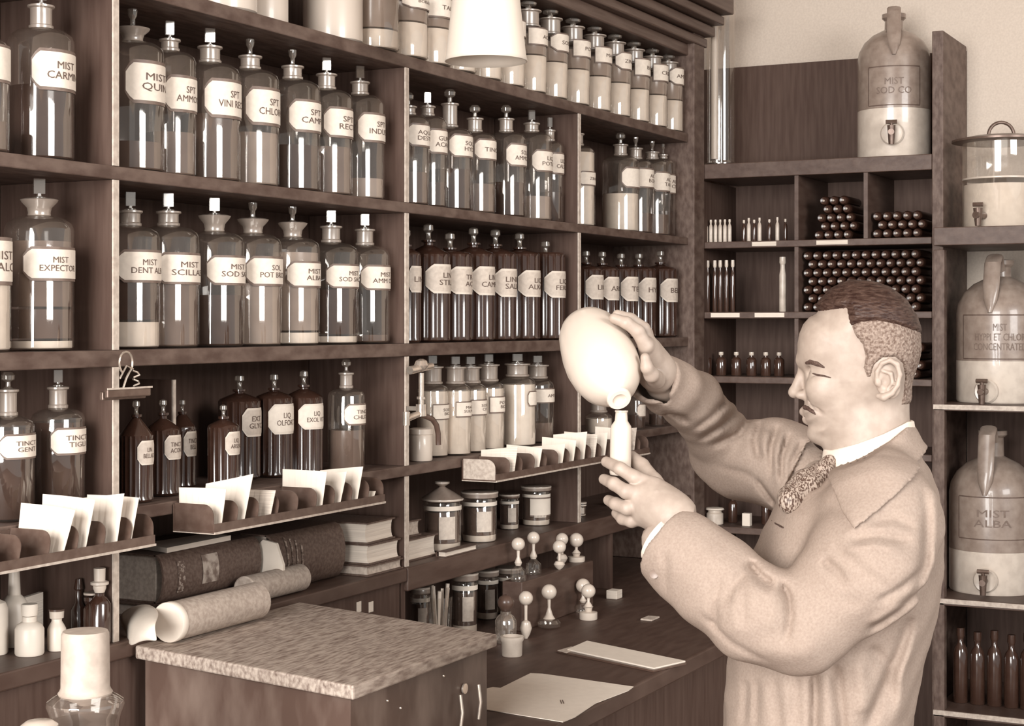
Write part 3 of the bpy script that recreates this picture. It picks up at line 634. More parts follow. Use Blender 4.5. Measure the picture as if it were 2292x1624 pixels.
# the rolls
def roll(x0, x1, y, r, z, name, label, m, tilt=0):
    t = empty(name, ((x0+x1)/2, y, z+r), label, 'roll', None, tilt); h = (x1-x0)/2
    MB().lathe([(r*.25, -h+.004), (r*.9, -h+.002), (r, -h+.004), (r, h-.004), (r*.9, h-.001), (r*.25, h-.003)], 36, (0, 0, 0), (1, 0, 0)).build('roll_body', m, t)
    return t
t = roll(2.168, 2.415, 1.752, .0325, hz(-.5285), 'paper_roll', 'thick roll of coarse grey paper with a white end, at the back of the desk', ROLLM)
MB().lathe([(.020, -.126), (.0325, -.1255), (.0335, -.124), (.0335, -.112), (.0328, -.111)], 36, (0, 0, 0), (1, 0, 0)).build('white_end', PAPER, t)
roll(2.475, 2.66, 1.826, .026, ZL, 'paper_roll', 'shorter grey paper roll lying on the ledge behind the first roll', ROLLM)
# crumpled white paper at the left of the roll
def sheet(name, rows, m, label, cat, th=.0012):
    nr = len(rows); ncol = len(rows[0]); vs = [Vector(v_) for r_ in rows for v_ in r_]; c = sum(vs, Vector())/len(vs)
    me = bpy.data.meshes.new(name); me.from_pydata([v_-c for v_ in vs], [], [(i*ncol+j, i*ncol+j+1, (i+1)*ncol+j+1, (i+1)*ncol+j) for i in range(nr-1) for j in range(ncol-1)])
    me.polygons.foreach_set('use_smooth', [True]*len(me.polygons)); me.materials.append(m)
    o = obj(name, me, None, c); s_ = o.modifiers.new('s', 'SUBSURF'); s_.levels = s_.render_levels = 2; k_ = o.modifiers.new('t', 'SOLIDIFY'); k_.thickness = th
    return tag(o, label, cat)
sheet('wrapping_paper', [[P(272, 1372, 2.86), P(298, 1356, 2.84), P(338, 1350, 2.78), P(358, 1372, 2.70)],
                         [P(268, 1388, 2.80), P(300, 1384, 2.72), P(332, 1380, 2.66), P(350, 1388, 2.64)],
                         [P(282, 1410, 2.76), P(305, 1408, 2.66), P(330, 1408, 2.62), P(346, 1404, 2.62)],
                         [P(287, 1428, 2.72), P(306, 1422, 2.64), P(336, 1426, 2.61), P(350, 1424, 2.62)],
                         [P(292, 1449, 2.68), P(312, 1434, 2.64), P(338, 1430, 2.62), P(352, 1436, 2.61)]], PAPER, 'crumpled white wrapping paper hanging off the ledge beside the roll', 'paper')
# pile right of the ledgers
book('book', 2.862, 3.0, 1.80, 1.97, ZL, ZL+.022, 'flat grey-edged book at the bottom of the pile by the divider', pages=PAGESG, spine='+Y')
book('book', 2.87, 2.995, 1.803, 1.95, ZL+.0225, ZL+.064, 'white-edged book lying second from the top of the pile by the divider', spine='+Y')
book('book', 2.868, 2.985, 1.81, 1.96, ZL+.0645, ZL+.108, 'white-edged dark book on top of the pile by the divider', spine='+Y', rz=.05)
book('book', 3.035, 3.20, 1.83, 2.0, ZR, ZR+.048, 'thick pale-edged book lying right of the divider', spine='+Y')
book('book', 3.035, 3.16, 1.85, 2.0, ZR+.0485, ZR+.084, 'book with grey page edges on top of the thick one, right of the divider', pages=PAGESG, spine='+Y', rz=-.04)
book('note_pad', 3.17, 3.32, 1.792, 1.816, ZR, ZR+.012, 'thin white-edged pad lying before the domed jar', spine='+Y', cov=.001)
for px in (804, 831):
    x, z = onY(px, 1.7985); w = 9*z/FPX; h = (HY-1357)/FPX*z+CAMZ
    o = MB().box((-w, 0, -.011), (w, .0012, .010)).build('paper_tag', PAPER, None, (x, 1.7985, h)); tag(o, 'small white tag on the dark panel behind the desk, the %s of two' % ('left' if px == 804 else 'right'), 'tag', 'two tags behind the desk')

# ---- papers on the counter
def flat(pts, name, m, label, z=HC+.0006, th=.0012):
    return slab([onZ(a, b, z) for a, b in pts], th, name, m, label, 'paper')
o = flat([(1087, 1542), (1087, 1588), (1260, 1616), (1287, 1605), (1333, 1574), (1406, 1546), (1418, 1537), (1214, 1508), (1187, 1507), (1120, 1540), (1103, 1538)], 'paper_sheet', PAPER, 'large crumpled-edged white sheet of paper at the edge of the counter')
c_ = Vector(o.location)
for dx in (0, 5):
    a = onZ(1254+dx, 1566, HC+.0022)-c_; b = onZ(1257+dx, 1574, HC+.0022)-c_
    MB().tube([a, b], .0008, 6).build('pen_mark', INKD, o)
pad = empty('note_book', onZ(1390, 1470, HC), 'white-topped notebook lying open on the counter, behind the sheet', 'notebook'); c_ = Vector(pad.location)
def fl(pts, z, th, nm, m): MB().prism([onZ(a, b, z)-c_ for a, b in pts], (0, 0, th)).build(nm, m, pad)
fl([(1246, 1459), (1462, 1504), (1536, 1486), (1314, 1440)], HC+.0006, .004, 'cover', BLACK)
fl([(1270, 1455), (1464, 1497), (1534, 1481), (1314, 1436)], HC+.0048, .003, 'page_block', PAPER)
fl([(1248, 1456), (1268, 1461), (1296, 1450), (1278, 1447)], HC+.0048, .001, 'flap', PAGESG)

# ---- bottles on the ledge at the left
LB = 'bottles on the ledge at the left'
GLM = mat('milk_glass', .93, .4, .86, 10)
def simple(px, py_base, base, prof, m, label, name='medicine_bottle', cat='bottle', group=None, extra=(), n=28):
    p_ = onZ(px, py_base, base); r = empty(name, (p_.x, p_.y, base), label, cat, group)
    MB().lathe(prof, n).build('body', m, r)
    for nm, pr, mm in extra: MB().lathe(pr, n).build(nm, mm, r)
    return r, (p_-Vector((0, 0, CAMZ))).dot(FW)
simple(66, 1464, ZL, [(.021, 0), (.0225, .003), (.0225, .04), (.019, .047), (.011, .052), (.011, .060)], GLM, 'squat milk-white bottle with a pale cork, front left on the ledge', group=LB, extra=[('cork', [(.012, .061), (.013, .076), (.012, .079)], PAPER)])
simple(127, 1454, ZL, [(.0135, 0), (.0145, .003), (.0145, .034), (.011, .041), (.008, .046), (.008, .05)], GLM, 'small white jar with a thin black lid, beside the squat bottle', group=LB, extra=[('collar', [(.011, .051), (.0115, .062)], CER), ('black_lid', [(.012, .0625), (.012, .065)], BLACK)])
simple(32, 1444, ZL, [(.021, 0), (.022, .003), (.022, .065), (.018, .074), (.01, .082), (.0085, .12), (.007, .128)], GLM, 'tall white long-necked bottle behind the squat one', group=LB)
simple(-14, 1462, ZL, [(.021, 0), (.022, .003), (.022, .07), (.018, .08), (.008, .085), (.008, .10)], GLM, 'white bottle cut off by the left picture edge, on the ledge', group=LB)
simple(176, 1432, ZL, [(.012, 0), (.013, .003), (.013, .05), (.006, .062), (.006, .082), (.008, .084), (.005, .10)], RIBG, 'narrow dark glass bottle with glass stopper, beside the white carton', group=LB)
simple(206, 1437, ZL, [(.013, 0), (.014, .003), (.014, .055), (.007, .065), (.013, .068), (.013, .074), (.004, .076)], RIBG, 'short dark glass bottle with a pale flat stopper between two taller ones', group=LB, extra=[('flat_stopper', [(.004, .0765), (.0135, .078), (.0135, .081)], PAGESG)])
simple(223, 1440, ZL, [(.017, 0), (.0175, .003), (.0175, .065), (.012, .074), (.008, .078), (.008, .082)], RIBG, 'dark glass bottle with a bright white stopper, beside the divider', group=LB, extra=[('white_stopper', [(.008, .083), (.0105, .09), (.0105, .094), (.0145, .096), (.0145, .10), (.009, .102), (.0095, .122)], CER)])
p_ = onZ(118, 1432, ZL); o = MB().box((-.035, -.004, 0), (.035, .004, .075)).build('white_carton', PAGES, None, (p_.x-.025, p_.y+.025, ZL)); o.rotation_euler.z = .25; tag(o, 'pale flat carton standing behind the small jar with the black lid', 'carton')

# ---- jar with an inverted pot, foreground left
p_ = P(191, 1500, 2.18); zt = lambda y: (HY-y)/FPX*2.18+CAMZ-HC
j = empty('storage_jar', (p_.x, p_.y, HC+.0005), 'dark wide-shouldered glass jar with a pale pot inverted over its neck, foreground left', 'jar')
MB().lathe([(.040, 0), (.043, .004), (.043, zt(1600)-.012), (.046, zt(1598)), (.0505, zt(1578)), (.0495, zt(1568)), (.043, zt(1560)), (.034, zt(1552)), (.024, zt(1548)), (.024, zt(1500))], 48).build('body', glass('smoky_glass', .45, .35, .8, .06, .16), j)
POTM = mat('stone_pot', .68, .5, .58, 60)
MB().lathe([(.0345, zt(1553)), (.0355, zt(1549)), (.0335, zt(1545)), (.0318, zt(1538)), (.0312, zt(1430)), (.0308, zt(1418)), (.029, zt(1412)), (.010, zt(1411)), (.0001, zt(1411))], 48).build('inverted_pot', POTM, j)
MB().lathe([(.038, .006), (.040, .01), (.040, zt(1612))], 32).build('contents', mat('jar_contents', .25, .6, .12, 30), j)
p_ = P(88, 1650, 2.06)
k_ = empty('ointment_pot', (p_.x, p_.y, HC+.0005), 'small pot with a pale lid peeping in at the bottom edge, below the inverted pot', 'pot'); zq = (HY-1612)/FPX*2.06+CAMZ-HC
MB().lathe([(.02, 0), (.022, .003), (.022, zq-.02)], 28).build('body', RIBG, k_); MB().lathe([(.023, zq-.0195), (.023, zq-.006), (.016, zq-.001), (.0001, zq)], 28).build('lid', CER, k_)

# ---- jars on the ledge and in the cubby below, right of the desk
def lidjar(px, w, yt, base, Y, label, lid='dome', lm=True, group='lidded jars on the ledge', bm=None, whitebase=True, ybody=None):
    x, z = onY(px, Y); R_ = w/2*z/FPX; H = (HY-yt)/FPX*z+CAMZ-base
    r = empty('lidded_jar', (x, Y, base), label, 'jar', group); hb = H*(.70 if lid == 'dome' else .86)
    MB().lathe([(R_*.9, 0), (R_*.92, .004), (R_*.92, hb-.012), (R_*.86, hb-.008), (R_*.86, hb)], 32).build('body', GL if bm is None else bm, r)
    MB().lathe([(R_*.85, .002), (R_*.87, .004), (R_*.87, hb*.16)], 28).build('powder', POWD, r)
    MB().lathe([(R_*.85, hb*.161), (R_*.87, hb*.17), (R_*.87, hb*.80)], 28).build('contents', DUSK, r)
    arc_patch(R_*.92, -2.0, 2.0, hb*.84, hb*.93, 0, 24, .001).build('paper_band', PAPER, r)
    arc_patch(R_*.92, -2.35, .45, hb*.25, hb*.72, 0, 12, .001).build('label', LABELG, r)
    if lid == 'dome':
        l = MB().lathe([(R_*.85, hb+.0005), (R_, hb+.003), (R_*1.02, hb+.008), (R_*.92, hb+.011), (R_*.6, hb+(H-hb)*.45), (R_*.2, hb+(H-hb)*.68), (R_*.14, hb+(H-hb)*.75)], 36).build('lid', STONE, r)
        MB().lathe([(R_*.14, hb+(H-hb)*.755), (R_*.36, hb+(H-hb)*.88), (R_*.36, H-.001), (R_*.1, H)], 24).build('knob', CER, l)
        MB().lathe([(R_*1.025, hb+.004), (R_*1.035, hb+.006), (R_*1.025, hb+.008)], 36).build('rim', CER, l)
    else:
        l = MB().lathe([(R_*.9, hb+.0005), (R_, hb+.003), (R_, H-.003), (R_*.9, H)], 32).build('lid', STONE if lid == 'flat' else METD, r)
        MB().lathe([(R_*1.002, H-.005), (R_*1.015, H-.003), (R_*1.002, H-.001)], 32).build('rim', CER, l)
    return r, R_, hb
lidjar(990, 92, 1076, ZR, 1.865, 'glass jar with domed lid and white knob, first of the row under the card tray')
lidjar(1073, 84, 1098, ZR, 1.86, 'glass jar with white paper band and flat lid, right of the domed one', 'flat')
lidjar(1140, 46, 1104, ZR, 1.90, 'narrow dark jar between two wider ones, under the card tray', 'tin')
r, R_, hb = lidjar(1200, 68, 1086, ZR, 1.88, 'jar with a big white label, last of the row under the card tray', 'flat')
put_label(r, R_*.92, hb*.32, hb*.80, '', -2.2, .9, PAPER, RECSHADE, 0)
ZC = HC+.0005; GC = 'jars on the counter below the ledge'
lidjar(940, 46, 1312, ZC, 1.90, 'small jar with a white paper band standing in the cubby beside the desk', 'flat', group=GC)
lidjar(1040, 62, 1280, ZC, 1.85, 'tall glass jar with a bright rim, right of the spatula tumbler', 'flat', group=GC)
lidjar(1090, 54, 1274, ZC, 1.89, 'glass jar partly behind the tall one in the cubby', 'flat', group=GC)
lidjar(1138, 60, 1268, ZC, 1.88, 'jar with a wide white rim in the cubby under the ledge', 'flat', group=GC)
x, z = onY(985, 1.82)
t = empty('tumbler', (x, 1.82, ZC), 'glass tumbler full of spatulas and rods in the cubby beside the desk', 'tumbler')
f = MB().lathe([(.022, 0), (.024, .003), (.027, .11)], 28); f.f = [q for q in f.f if not (len(q) > 4 and min(q) > 28)]; f.smooth = f.smooth[:len(f.f)]; f.build('glass_wall', GL, t)
for k in range(6):
    a = k*1.1; s_ = MB(); s_.tube([(.010*math.cos(a), .010*math.sin(a), .004), (.020*math.cos(a+.3), .020*math.sin(a+.3), .125+.006*(k % 3))], [.0025, .0045], 8)
    o = s_.build('glass_rod' if k % 2 else 'spatula', CER if k % 2 else CHROME, None, t.location)
    tag(o, ['flat bright spatula standing in the tumbler', 'pale rod standing in the tumbler'][k % 2], ['spatula', 'rod'][k % 2], 'tools in the tumbler')
x, z = onY(1146, 1.63)
c_ = empty('gallipot', (x, 1.63, ZC), 'small pale gallipot standing just behind the desk corner', 'pot')
MB().lathe([(.021, 0), (.022, .002), (.023, .03), (.026, .035), (.026, .042), (.02, .043), (.019, .01)], 28).build('body', STONEL, c_)
x, z = onY(1132, 1.71)
c_ = empty('dark_bottle', (x, 1.71, ZC), 'round dark bottle with a shining black stopper behind the small pale gallipot', 'bottle')
MB().lathe([(.022, 0), (.024, .003), (.024, .05), (.018, .06), (.012, .064), (.012, .07)], 28).build('body', glass('tumbler_glass', .6, .3, .8, .06, .2), c_)
MB().lathe([(.009, .0705), (.012, .074), (.018, .083), (.019, .092), (.014, .102), (.004, .107)], 24).build('stopper', BLACK, c_)

# ---- ball-stoppered dropping bottles: on a low step and on the counter
st = tag(MB().box((-.20, -.026, 0), (.20, .026, .114)).build('display_step', WOOD, None, (3.627, 1.761, ZC), bevel=.002), 'low dark wooden step carrying ball-stoppered bottles, at the back of the counter', 'step')
GB = 'bottles with white ball stoppers'
def ball(px, base, Y, yball, rb, kind, label):
    x, z = onY(px, Y); zb_ = (HY-yball)/FPX*z+CAMZ-base; r_ = rb*z/FPX; q = empty('dropping_bottle', (x, Y, base), label, 'bottle', GB)
    hb = zb_-r_
    if kind == 'white': body = [(.021, 0), (.022, .002), (.022, hb*.34), (.016, hb*.37), (.008, hb*.38), (.010, hb*.55), (.012, hb*.6)]; m = CER
    elif kind == 'flare': body = [(.018, 0), (.026, .004), (.028, hb*.18), (.022, hb*.3), (.016, hb*.32)]; m = GL
    elif kind == 'diamond': body = [(.004, 0), (.010, hb*.14), (.014, hb*.32), (.010, hb*.5), (.004, hb*.55)]; m = STONEL
    else: body = [(.018, 0), (.019, .003), (.018, hb*.35), (.012, hb*.42), (.007, hb*.5)]; m = GL
    MB().lathe(body, 24).build('body', m, q)
    t0 = body[-1][1]
    MB().lathe([(body[-1][0]*.9, t0+.0005), (.009 if kind != 'diamond' else .0035, t0+(hb-t0)*.2), (.0035, t0+(hb-t0)*.6), (.004, hb+.002)], 20).build('neck', CER, q)
    MB().lathe([(r_*math.sin(a), zb_-r_*math.cos(a)) for a in [math.pi*k/16 for k in range(1, 16)]], 28).build('ball_stopper', CER, q)
ZS = ZC+.1145
ball(1160, ZS, 1.755, 1217, 15, 'glass', 'ball-stoppered bottle at the left end of the step')
ball(1194, ZS, 1.768, 1203, 14, 'glass', 'ball-stoppered bottle with a dark base, second on the step')
ball(1258, ZS, 1.778, 1206, 14, 'diamond', 'ball-stoppered bottle at the back of the step, its ball above another')
ball(1252, ZS, 1.745, 1223, 15, 'diamond', 'ball-stoppered bottle at the front of the step, its ball below another')
ball(1290, ZS, 1.765, 1208, 16, 'white', 'ball-stoppered bottle with a pale square base at the right of the step')
ball(1177, ZC, 1.69, 1338, 16, 'diamond', 'ball-stoppered bottle with a pointed body on the counter, the lowest standing')
ball(1229, ZC, 1.70, 1324, 17, 'flare', 'ball-stoppered bottle with a flared glass foot in the middle of the counter')
ball(1305, ZC, 1.715, 1310, 16, 'glass', 'ball-stoppered bottle half hidden behind the white-based one')
ball(1317, ZC, 1.665, 1322, 16, 'white', 'ball-stoppered bottle with a square white base, on the counter')
for px, py, w, hgt, m, nm, lb in [(1375, 1338, .036, .022, PAGES, 'pill_box', 'small pale box lying on the counter right of the ball stoppers'), (1345, 1290, .03, .013, PAGES, 'pill_box', 'small flat pale box at the back of the counter'), (1455, 1385, .05, .004, PAGESG, 'card_slip', 'thin grey slip lying on the counter below the sleeve')]:
    p_ = onZ(px, py, ZC); tag(MB().box((-w/2, -.015, 0), (w/2, .015, hgt)).build(nm, m, None, (p_.x, min(p_.y, 1.98), ZC), bevel=.001), lb, 'box' if nm == 'pill_box' else 'card')
for px, w, yt, Y, lb in [(1296, 34, 1122, 1.86, 'dim jar with a pale lid on the ledge behind the lifted fingers'), (1372, 34, 1118, 1.88, 'dim jar on the ledge, just below the little finger'), (1420, 40, 1100, 1.87, 'dim jar on the ledge behind the palm'), (1512, 34, 1080, 1.87, 'last dim jar on the ledge beside the end post')]:
    lidjar(px, w, yt, ZR, Y, lb, 'flat')

# ---- big vessels at the right
def jug(px, X, w, base, yt, ysh, ypale, label, txt, ly, handle_x, tap=True, name='stoneware_jug', ytap=None, xtap=None, lw=.75):
    y, z = onX(px, X); R_ = w/2*z/FPX; zz_ = lambda v_: (HY-v_)/FPX*z+CAMZ-base
    r = empty(name, (X, y, base), label, 'jug', 'big stoneware jugs'); H = zz_(yt); s = zz_(ysh); pal = zz_(ypale); nt = H*.94; nb = s+R_*.85
    MB().lathe([(R_*.97, 0), (R_, .006), (R_, pal)], 48).build('lower_body', STONEL, r)
    MB().lathe([(R_, pal+.0003), (R_, s), (R_*.96, s+R_*.22), (R_*.82, s+R_*.48), (R_*.6, s+R_*.68), (R_*.36, s+R_*.8), (R_*.26, nb), (R_*.25, nt-.02), (R_*.33, nt-.012), (R_*.33, nt), (R_*.2, nt+.002)], 48).build('body', STONE, r)
    toc = math.atan2(-y, -X)                       # direction towards the room
    hd = toc+handle_x
    d = Vector((math.cos(hd), math.sin(hd), 0)); sd = Vector((-d.y, d.x, 0))
    path = [d*(R_*.28)+Vector((0, 0, nt-.03)), d*(R_*.5)+Vector((0, 0, nt+.01)), d*(R_*.74)+Vector((0, 0, nt-.01)), d*(R_*.9)+Vector((0, 0, nb-.03)), d*(R_*.98)+Vector((0, 0, s+R_*.30)), d*(R_*1.02)+Vector((0, 0, s+R_*.0))]
    f = MB(); n_ = 10; vs = []; fs = []
    for k, p_ in enumerate(path):
        a_ = path[min(k+1, len(path)-1)]-path[max(k-1, 0)]; nn = a_.normalized().cross(sd)
        ww = R_*.19*(1 if k < 4 else (.85 if k == 4 else .25))
        for i in range(n_): q_ = 2*math.pi*i/n_; vs.append(p_+sd*(ww*math.cos(q_))+nn*(R_*.07*math.sin(q_)))
    for k in range(len(path)-1):
        for i in range(n_): fs.append((k*n_+i, k*n_+(i+1) % n_, (k+1)*n_+(i+1) % n_, (k+1)*n_+i))
    f.add(vs, fs, True); f.build('handle', STONE, r)
    if ly:
        z1, z0 = zz_(ly[0]), zz_(ly[1]); la = toc-.0
        fr = MB()
        for (a_, b_, A_) in ((z0-.003, z0, lw), (z1, z1+.003, lw)):
            q_ = arc_patch(R_, la, A_, a_, b_, 0, 16, .0012); fr.add(q_.v, q_.f, True)
        for sgn in (-1, 1):
            q_ = arc_patch(R_, la+sgn*lw, .012, z0, z1, 0, 2, .0012); fr.add(q_.v, q_.f, True)
        fr.build('label_frame', INK, r)
        arc_text(txt, R_, la, R_*lw*1.3, (z1-z0)*(.42 if 'HYP' not in txt else .62), (z0+z1)/2, .0015).build('lettering', mat('faint_ink', .30, .6, .24, 60), r)
    ta = toc+(xtap or 0); td = Vector((math.cos(ta), math.sin(ta), 0)); zt_ = zz_(ytap)
    tb = MB(); tb.lathe([(.028, -.002), (.034, .006), (.030, .012), (.022, .010)], 28, td*(R_-.001)+Vector((0, 0, zt_)), td); o = tb.build('tap_boss', STONEL, r)
    tp = MB(); c0 = td*(R_+.012)+Vector((0, 0, zt_)); tp.tube([c0-td*.01, c0+td*.045], .009, 12); tp.tube([c0+td*.03+Vector((0, 0, -.035)), c0+td*.03+Vector((0, 0, .02))], [.008, .012], 12)
    tp.tube([c0+td*.03+Vector((-.016*td.y, .016*td.x, .03)), c0+td*.03-Vector((-.016*td.y, .016*td.x, -.03))], .006, 8); tp.tube([c0+td*.03+Vector((0, 0, .015)), c0+td*.03+Vector((0, 0, .032))], .005, 8)
    tp.build('tap', METD, r)
    return r
jug(2001, 4.885, 160, VS[0]+.0005, 12, 135, 250, 'tall glazed jug with strap handle and tap standing on top of the pigeonhole cabinet', 'MIST\nSOD CO', (160, 243), -.0, ytap=308, xtap=-.05)
jug(2238, 4.83, 190, RS[1][0]+.0005, 563, 700, 806, 'stoneware jug lettered MIST HYPPI ET CHLOR, on the middle rack shelf at the right edge', 'MIST\nHYPPI ET CHLOR\nCONCENTRATED', (706, 800), -.22, ytap=872, xtap=-.30, lw=.95)
jug(2222, 4.83, 190, RS[2][0]+.0005, 940, 1100, 1225, 'large grey stoneware jug with a faint framed label, on the lower rack shelf', 'MIST\nALBA', (1105, 1195), -.18, ytap=1285, xtap=-.16, lw=.85)
y, z = onX(2241, 4.83)
cn = empty('glass_canister', (4.83, y, RS[0][0]+.0005), 'glass canister half full of white powder with dark lid and ring handle, top right', 'canister'); R_ = 84*z/FPX; zz_ = lambda v_: (HY-v_)/FPX*z+CAMZ-RS[0][0]
MB().lathe([(R_*.97, 0), (R_, .004), (R_, zz_(322))], 48).build('body', GL, cn)
MB().lathe([(R_*.96, .003), (R_*.97, .006), (R_*.97, zz_(415))], 40).build('powder', POWD, cn)
MB().lathe([(R_*1.005, zz_(404)), (R_*1.012, zz_(402)), (R_*1.005, zz_(400))], 48).build('rim_line', CER, cn)
l = MB().lathe([(R_*1.05, zz_(322)+.0005), (R_*1.28, zz_(320)+.002), (R_*1.28, zz_(314)), (R_*.8, zz_(306)), (.001, zz_(303))], 48).build('lid', METD, cn)
d_ = Vector((-RT.x, -RT.y, 0)); zc_ = zz_(304)+.002
MB().tube([d_*(.036*math.cos(a))+Vector((0, 0, zc_+.036*math.sin(a))) for a in [math.pi*k/14 for k in range(15)]], .005, 10).build('ring_handle', METD, l)
toc = math.atan2(-y, -4.83)-.45; td = Vector((math.cos(toc), math.sin(toc), 0)); c0 = td*(R_+.001)+Vector((0, 0, zz_(487)))
f = MB(); f.tube([c0, c0+td*.05], .010, 12); f.tube([c0+td*.035+Vector((0, 0, -.03)), c0+td*.035+Vector((0, 0, .02))], [.008, .013], 12); f.tube([c0+td*.035+Vector((0, .014, .03)), c0+td*.035+Vector((0, -.014, .03))], .006, 8); f.build('tap', METD, cn)
# tall glass cylinder in the corner
y, z = onX(1613, 4.83)
tc_ = empty('glass_cylinder', (4.83, y, VS[0]+.0005), 'very tall narrow glass cylinder standing in the corner on top of the cabinet', 'cylinder'); R_ = 31*z/FPX; H = (HY+60)/FPX*z+CAMZ-VS[0]
MB().lathe([(R_*1.12, 0), (R_*1.12, .008), (R_, .014), (R_, H*.80), (R_*1.06, H*.805), (R_*1.06, H*.815), (R_, H*.82), (R_*.9, H*.84), (R_*.5, H*.86), (R_*.5, H*.9)], 32).build('body', GL, tc_)
MB().tube([(-.020, .012, .02), (-.020, .012, H*.79)], .0115, 14).build('pale_stripe', CER, tc_)  # pale rod added to give the cylinder its pale stripe
MB().lathe([(R_*.5, H*.9+.0005), (R_*.8, H*.93), (R_*.3, H)], 20).build('stopper', GLD, tc_)

# ---- phials in the pigeonholes
GPH = 'glass phials stacked lying down in the pigeonholes'
def phial_lying():
    r = empty('phial', (0, 0, 0), 'round end of a small dark glass phial in the stack filling the right-hand pigeonhole', 'phial', GPH)
    MB().lathe([(.004, 0), (.0105, -.002), (.0138, .006), (.0142, .012), (.0142, .15)], 16, (0, 0, 0), (1, 0, 0)).build('body', mat('phial_glass', -.08, .22, -.1, 30, .5), r)
    MB().lathe([(.001, -.007), (.0032, -.005), (.0036, -.0022)], 8, (0, 0, 0), (1, 0, 0)).build('stopper', CER, r)  # pale tip paints the highlight dot on each phial end
    return r
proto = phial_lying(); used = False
def dup(root, loc, label=None, group=None):
    r = root.copy(); COL.objects.link(r); r.location = loc
    if label: r['label'] = label
    if group: r['group'] = group
    for ch in list(root.children):
        c = ch.copy(); COL.objects.link(c); c.parent = r
        for g_ in ch.children: d2 = g_.copy(); COL.objects.link(d2); d2.parent = c
    return r
def stack(pa, pb, base, rows, label, pyramid=False, skip=0):
    global used
    y1_, y0_ = Yb(pa, 4.78)-.022, Yb(pb, 4.78)+.018; s = .0292; k = 0
    for r_ in range(rows):
        off = (s/2 if r_ % 2 else 0)+(r_*.004 if pyramid else 0); n_ = int((y1_-off-(y0_+(r_*.004 if pyramid else 0)))/s)+1
        for i in range(n_):
            k += 1
            if skip and (k*7) % skip < 2: continue
            loc = (4.785, y1_-off-i*s, base+.0146+r_*s*.868)
            if not used: proto.location = loc; proto['label'] = label; used = True
            else: dup(proto, loc, label)
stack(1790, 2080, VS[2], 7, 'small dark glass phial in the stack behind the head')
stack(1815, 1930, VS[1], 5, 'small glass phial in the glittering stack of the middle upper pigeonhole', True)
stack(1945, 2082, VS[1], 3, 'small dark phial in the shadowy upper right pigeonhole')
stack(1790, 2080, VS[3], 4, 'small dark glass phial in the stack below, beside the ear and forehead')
def upright(px, X, base, r, h, m, label, group, cap=CER, neck=.45, name='phial', cat='phial'):
    y_, z_ = onX(px, X); q = empty(name, (X, y_, base+.0005), label, cat, group)
    MB().lathe([(r*.92, 0), (r, .002), (r, h*.66), (r*.8, h*.74), (r*neck, h*.8), (r*neck, h*.86)], 14).build('body', m, q)
    MB().lathe([(r*neck*1.1, h*.861), (r*neck*1.4, h*.9), (r*neck*1.3, h)], 10).build('cap', cap, q)  # default pale cap colour paints the glint on small bottle tops
PHW = mat('phial_white', .86, .3, .70, 30); PHD = mat('phial_dark', -.02, .12, -.06, 30, .8, coat=.4)
for i in range(7): upright(1570+i*10.5, 4.80, VS[1], .0062, .07, PHW, 'tiny white-filled phial in the row beside the corner, upper left pigeonhole', 'tiny white phials in the upper left pigeonhole')
for i, px in enumerate((1665, 1676, 1688, 1700, 1722, 1740, 1758)): upright(px, 4.80, VS[1], .0062, .066+.006*(i % 2), PHW if i % 2 else PHD, 'tiny phial in the loose group of the upper left pigeonhole', 'loose phials in the upper left pigeonhole')
for i, px in enumerate((1572, 1584, 1600, 1612, 1626, 1640)): upright(px, 4.80, VS[2], .0075, .158, PHD, 'slender dark phial with bright top in the pigeonhole second from the top', 'slender dark phials with bright tops', neck=.55)
upright(1752, 4.80, VS[2], .011, .165, PHW, 'long pale glass tube leaning in the pigeonhole left of the phial stack', None, neck=.7, name='test_tube', cat='tube')
for i, px in enumerate((1582, 1614, 1648, 1682, 1714, 1744)): upright(px, 4.82, VS[3], .016, .072, PHD, 'small dark round bottle with shining stopper in the row left of the face', 'row of dark bottles with shining stoppers', neck=.35, name='dark_bottle', cat='bottle')
for i, px in enumerate((1556+8, 1590, 1625, 1690)): upright(px, 4.82, VS[4], .014, .06, PHD, 'small dark bottle on the shelf behind the far sleeve', 'dark bottles behind the far sleeve', neck=.35, name='dark_bottle', cat='bottle')
upright(1600, 4.79, VS[5], .026, .05, PHW, 'squat pale pot on the cabinet shelf between the two arms', None, PAGES, .8, 'ointment_pot', 'pot')
y_, z_ = onX(1672, 4.8); tag(MB().box((-.01, -.012, 0), (.01, .012, .038)).build('pill_box', PAPER, None, (4.80, y_, VS[5]+.0005)), 'small upright white box on the cabinet shelf between the two arms', 'box')
for i, px in enumerate((1555+14, 1640, 1715)): upright(px, 4.86, VS[5], .015, .085, PHD, 'dark bottle at the back of the cabinet shelf between the two arms', 'dark bottles between the arms', neck=.35, name='dark_bottle', cat='bottle')
for i, px in enumerate((2150, 2188, 2226, 2264, 2300)):
    upright(px, 4.74, RS[3][0], .021, .21-.008*(i % 2), PHD, 'tall dark glass bottle on the bottom rack shelf, beside the coat', 'dark bottles on the bottom rack shelf', PHD, .4, 'dark_bottle', 'bottle')
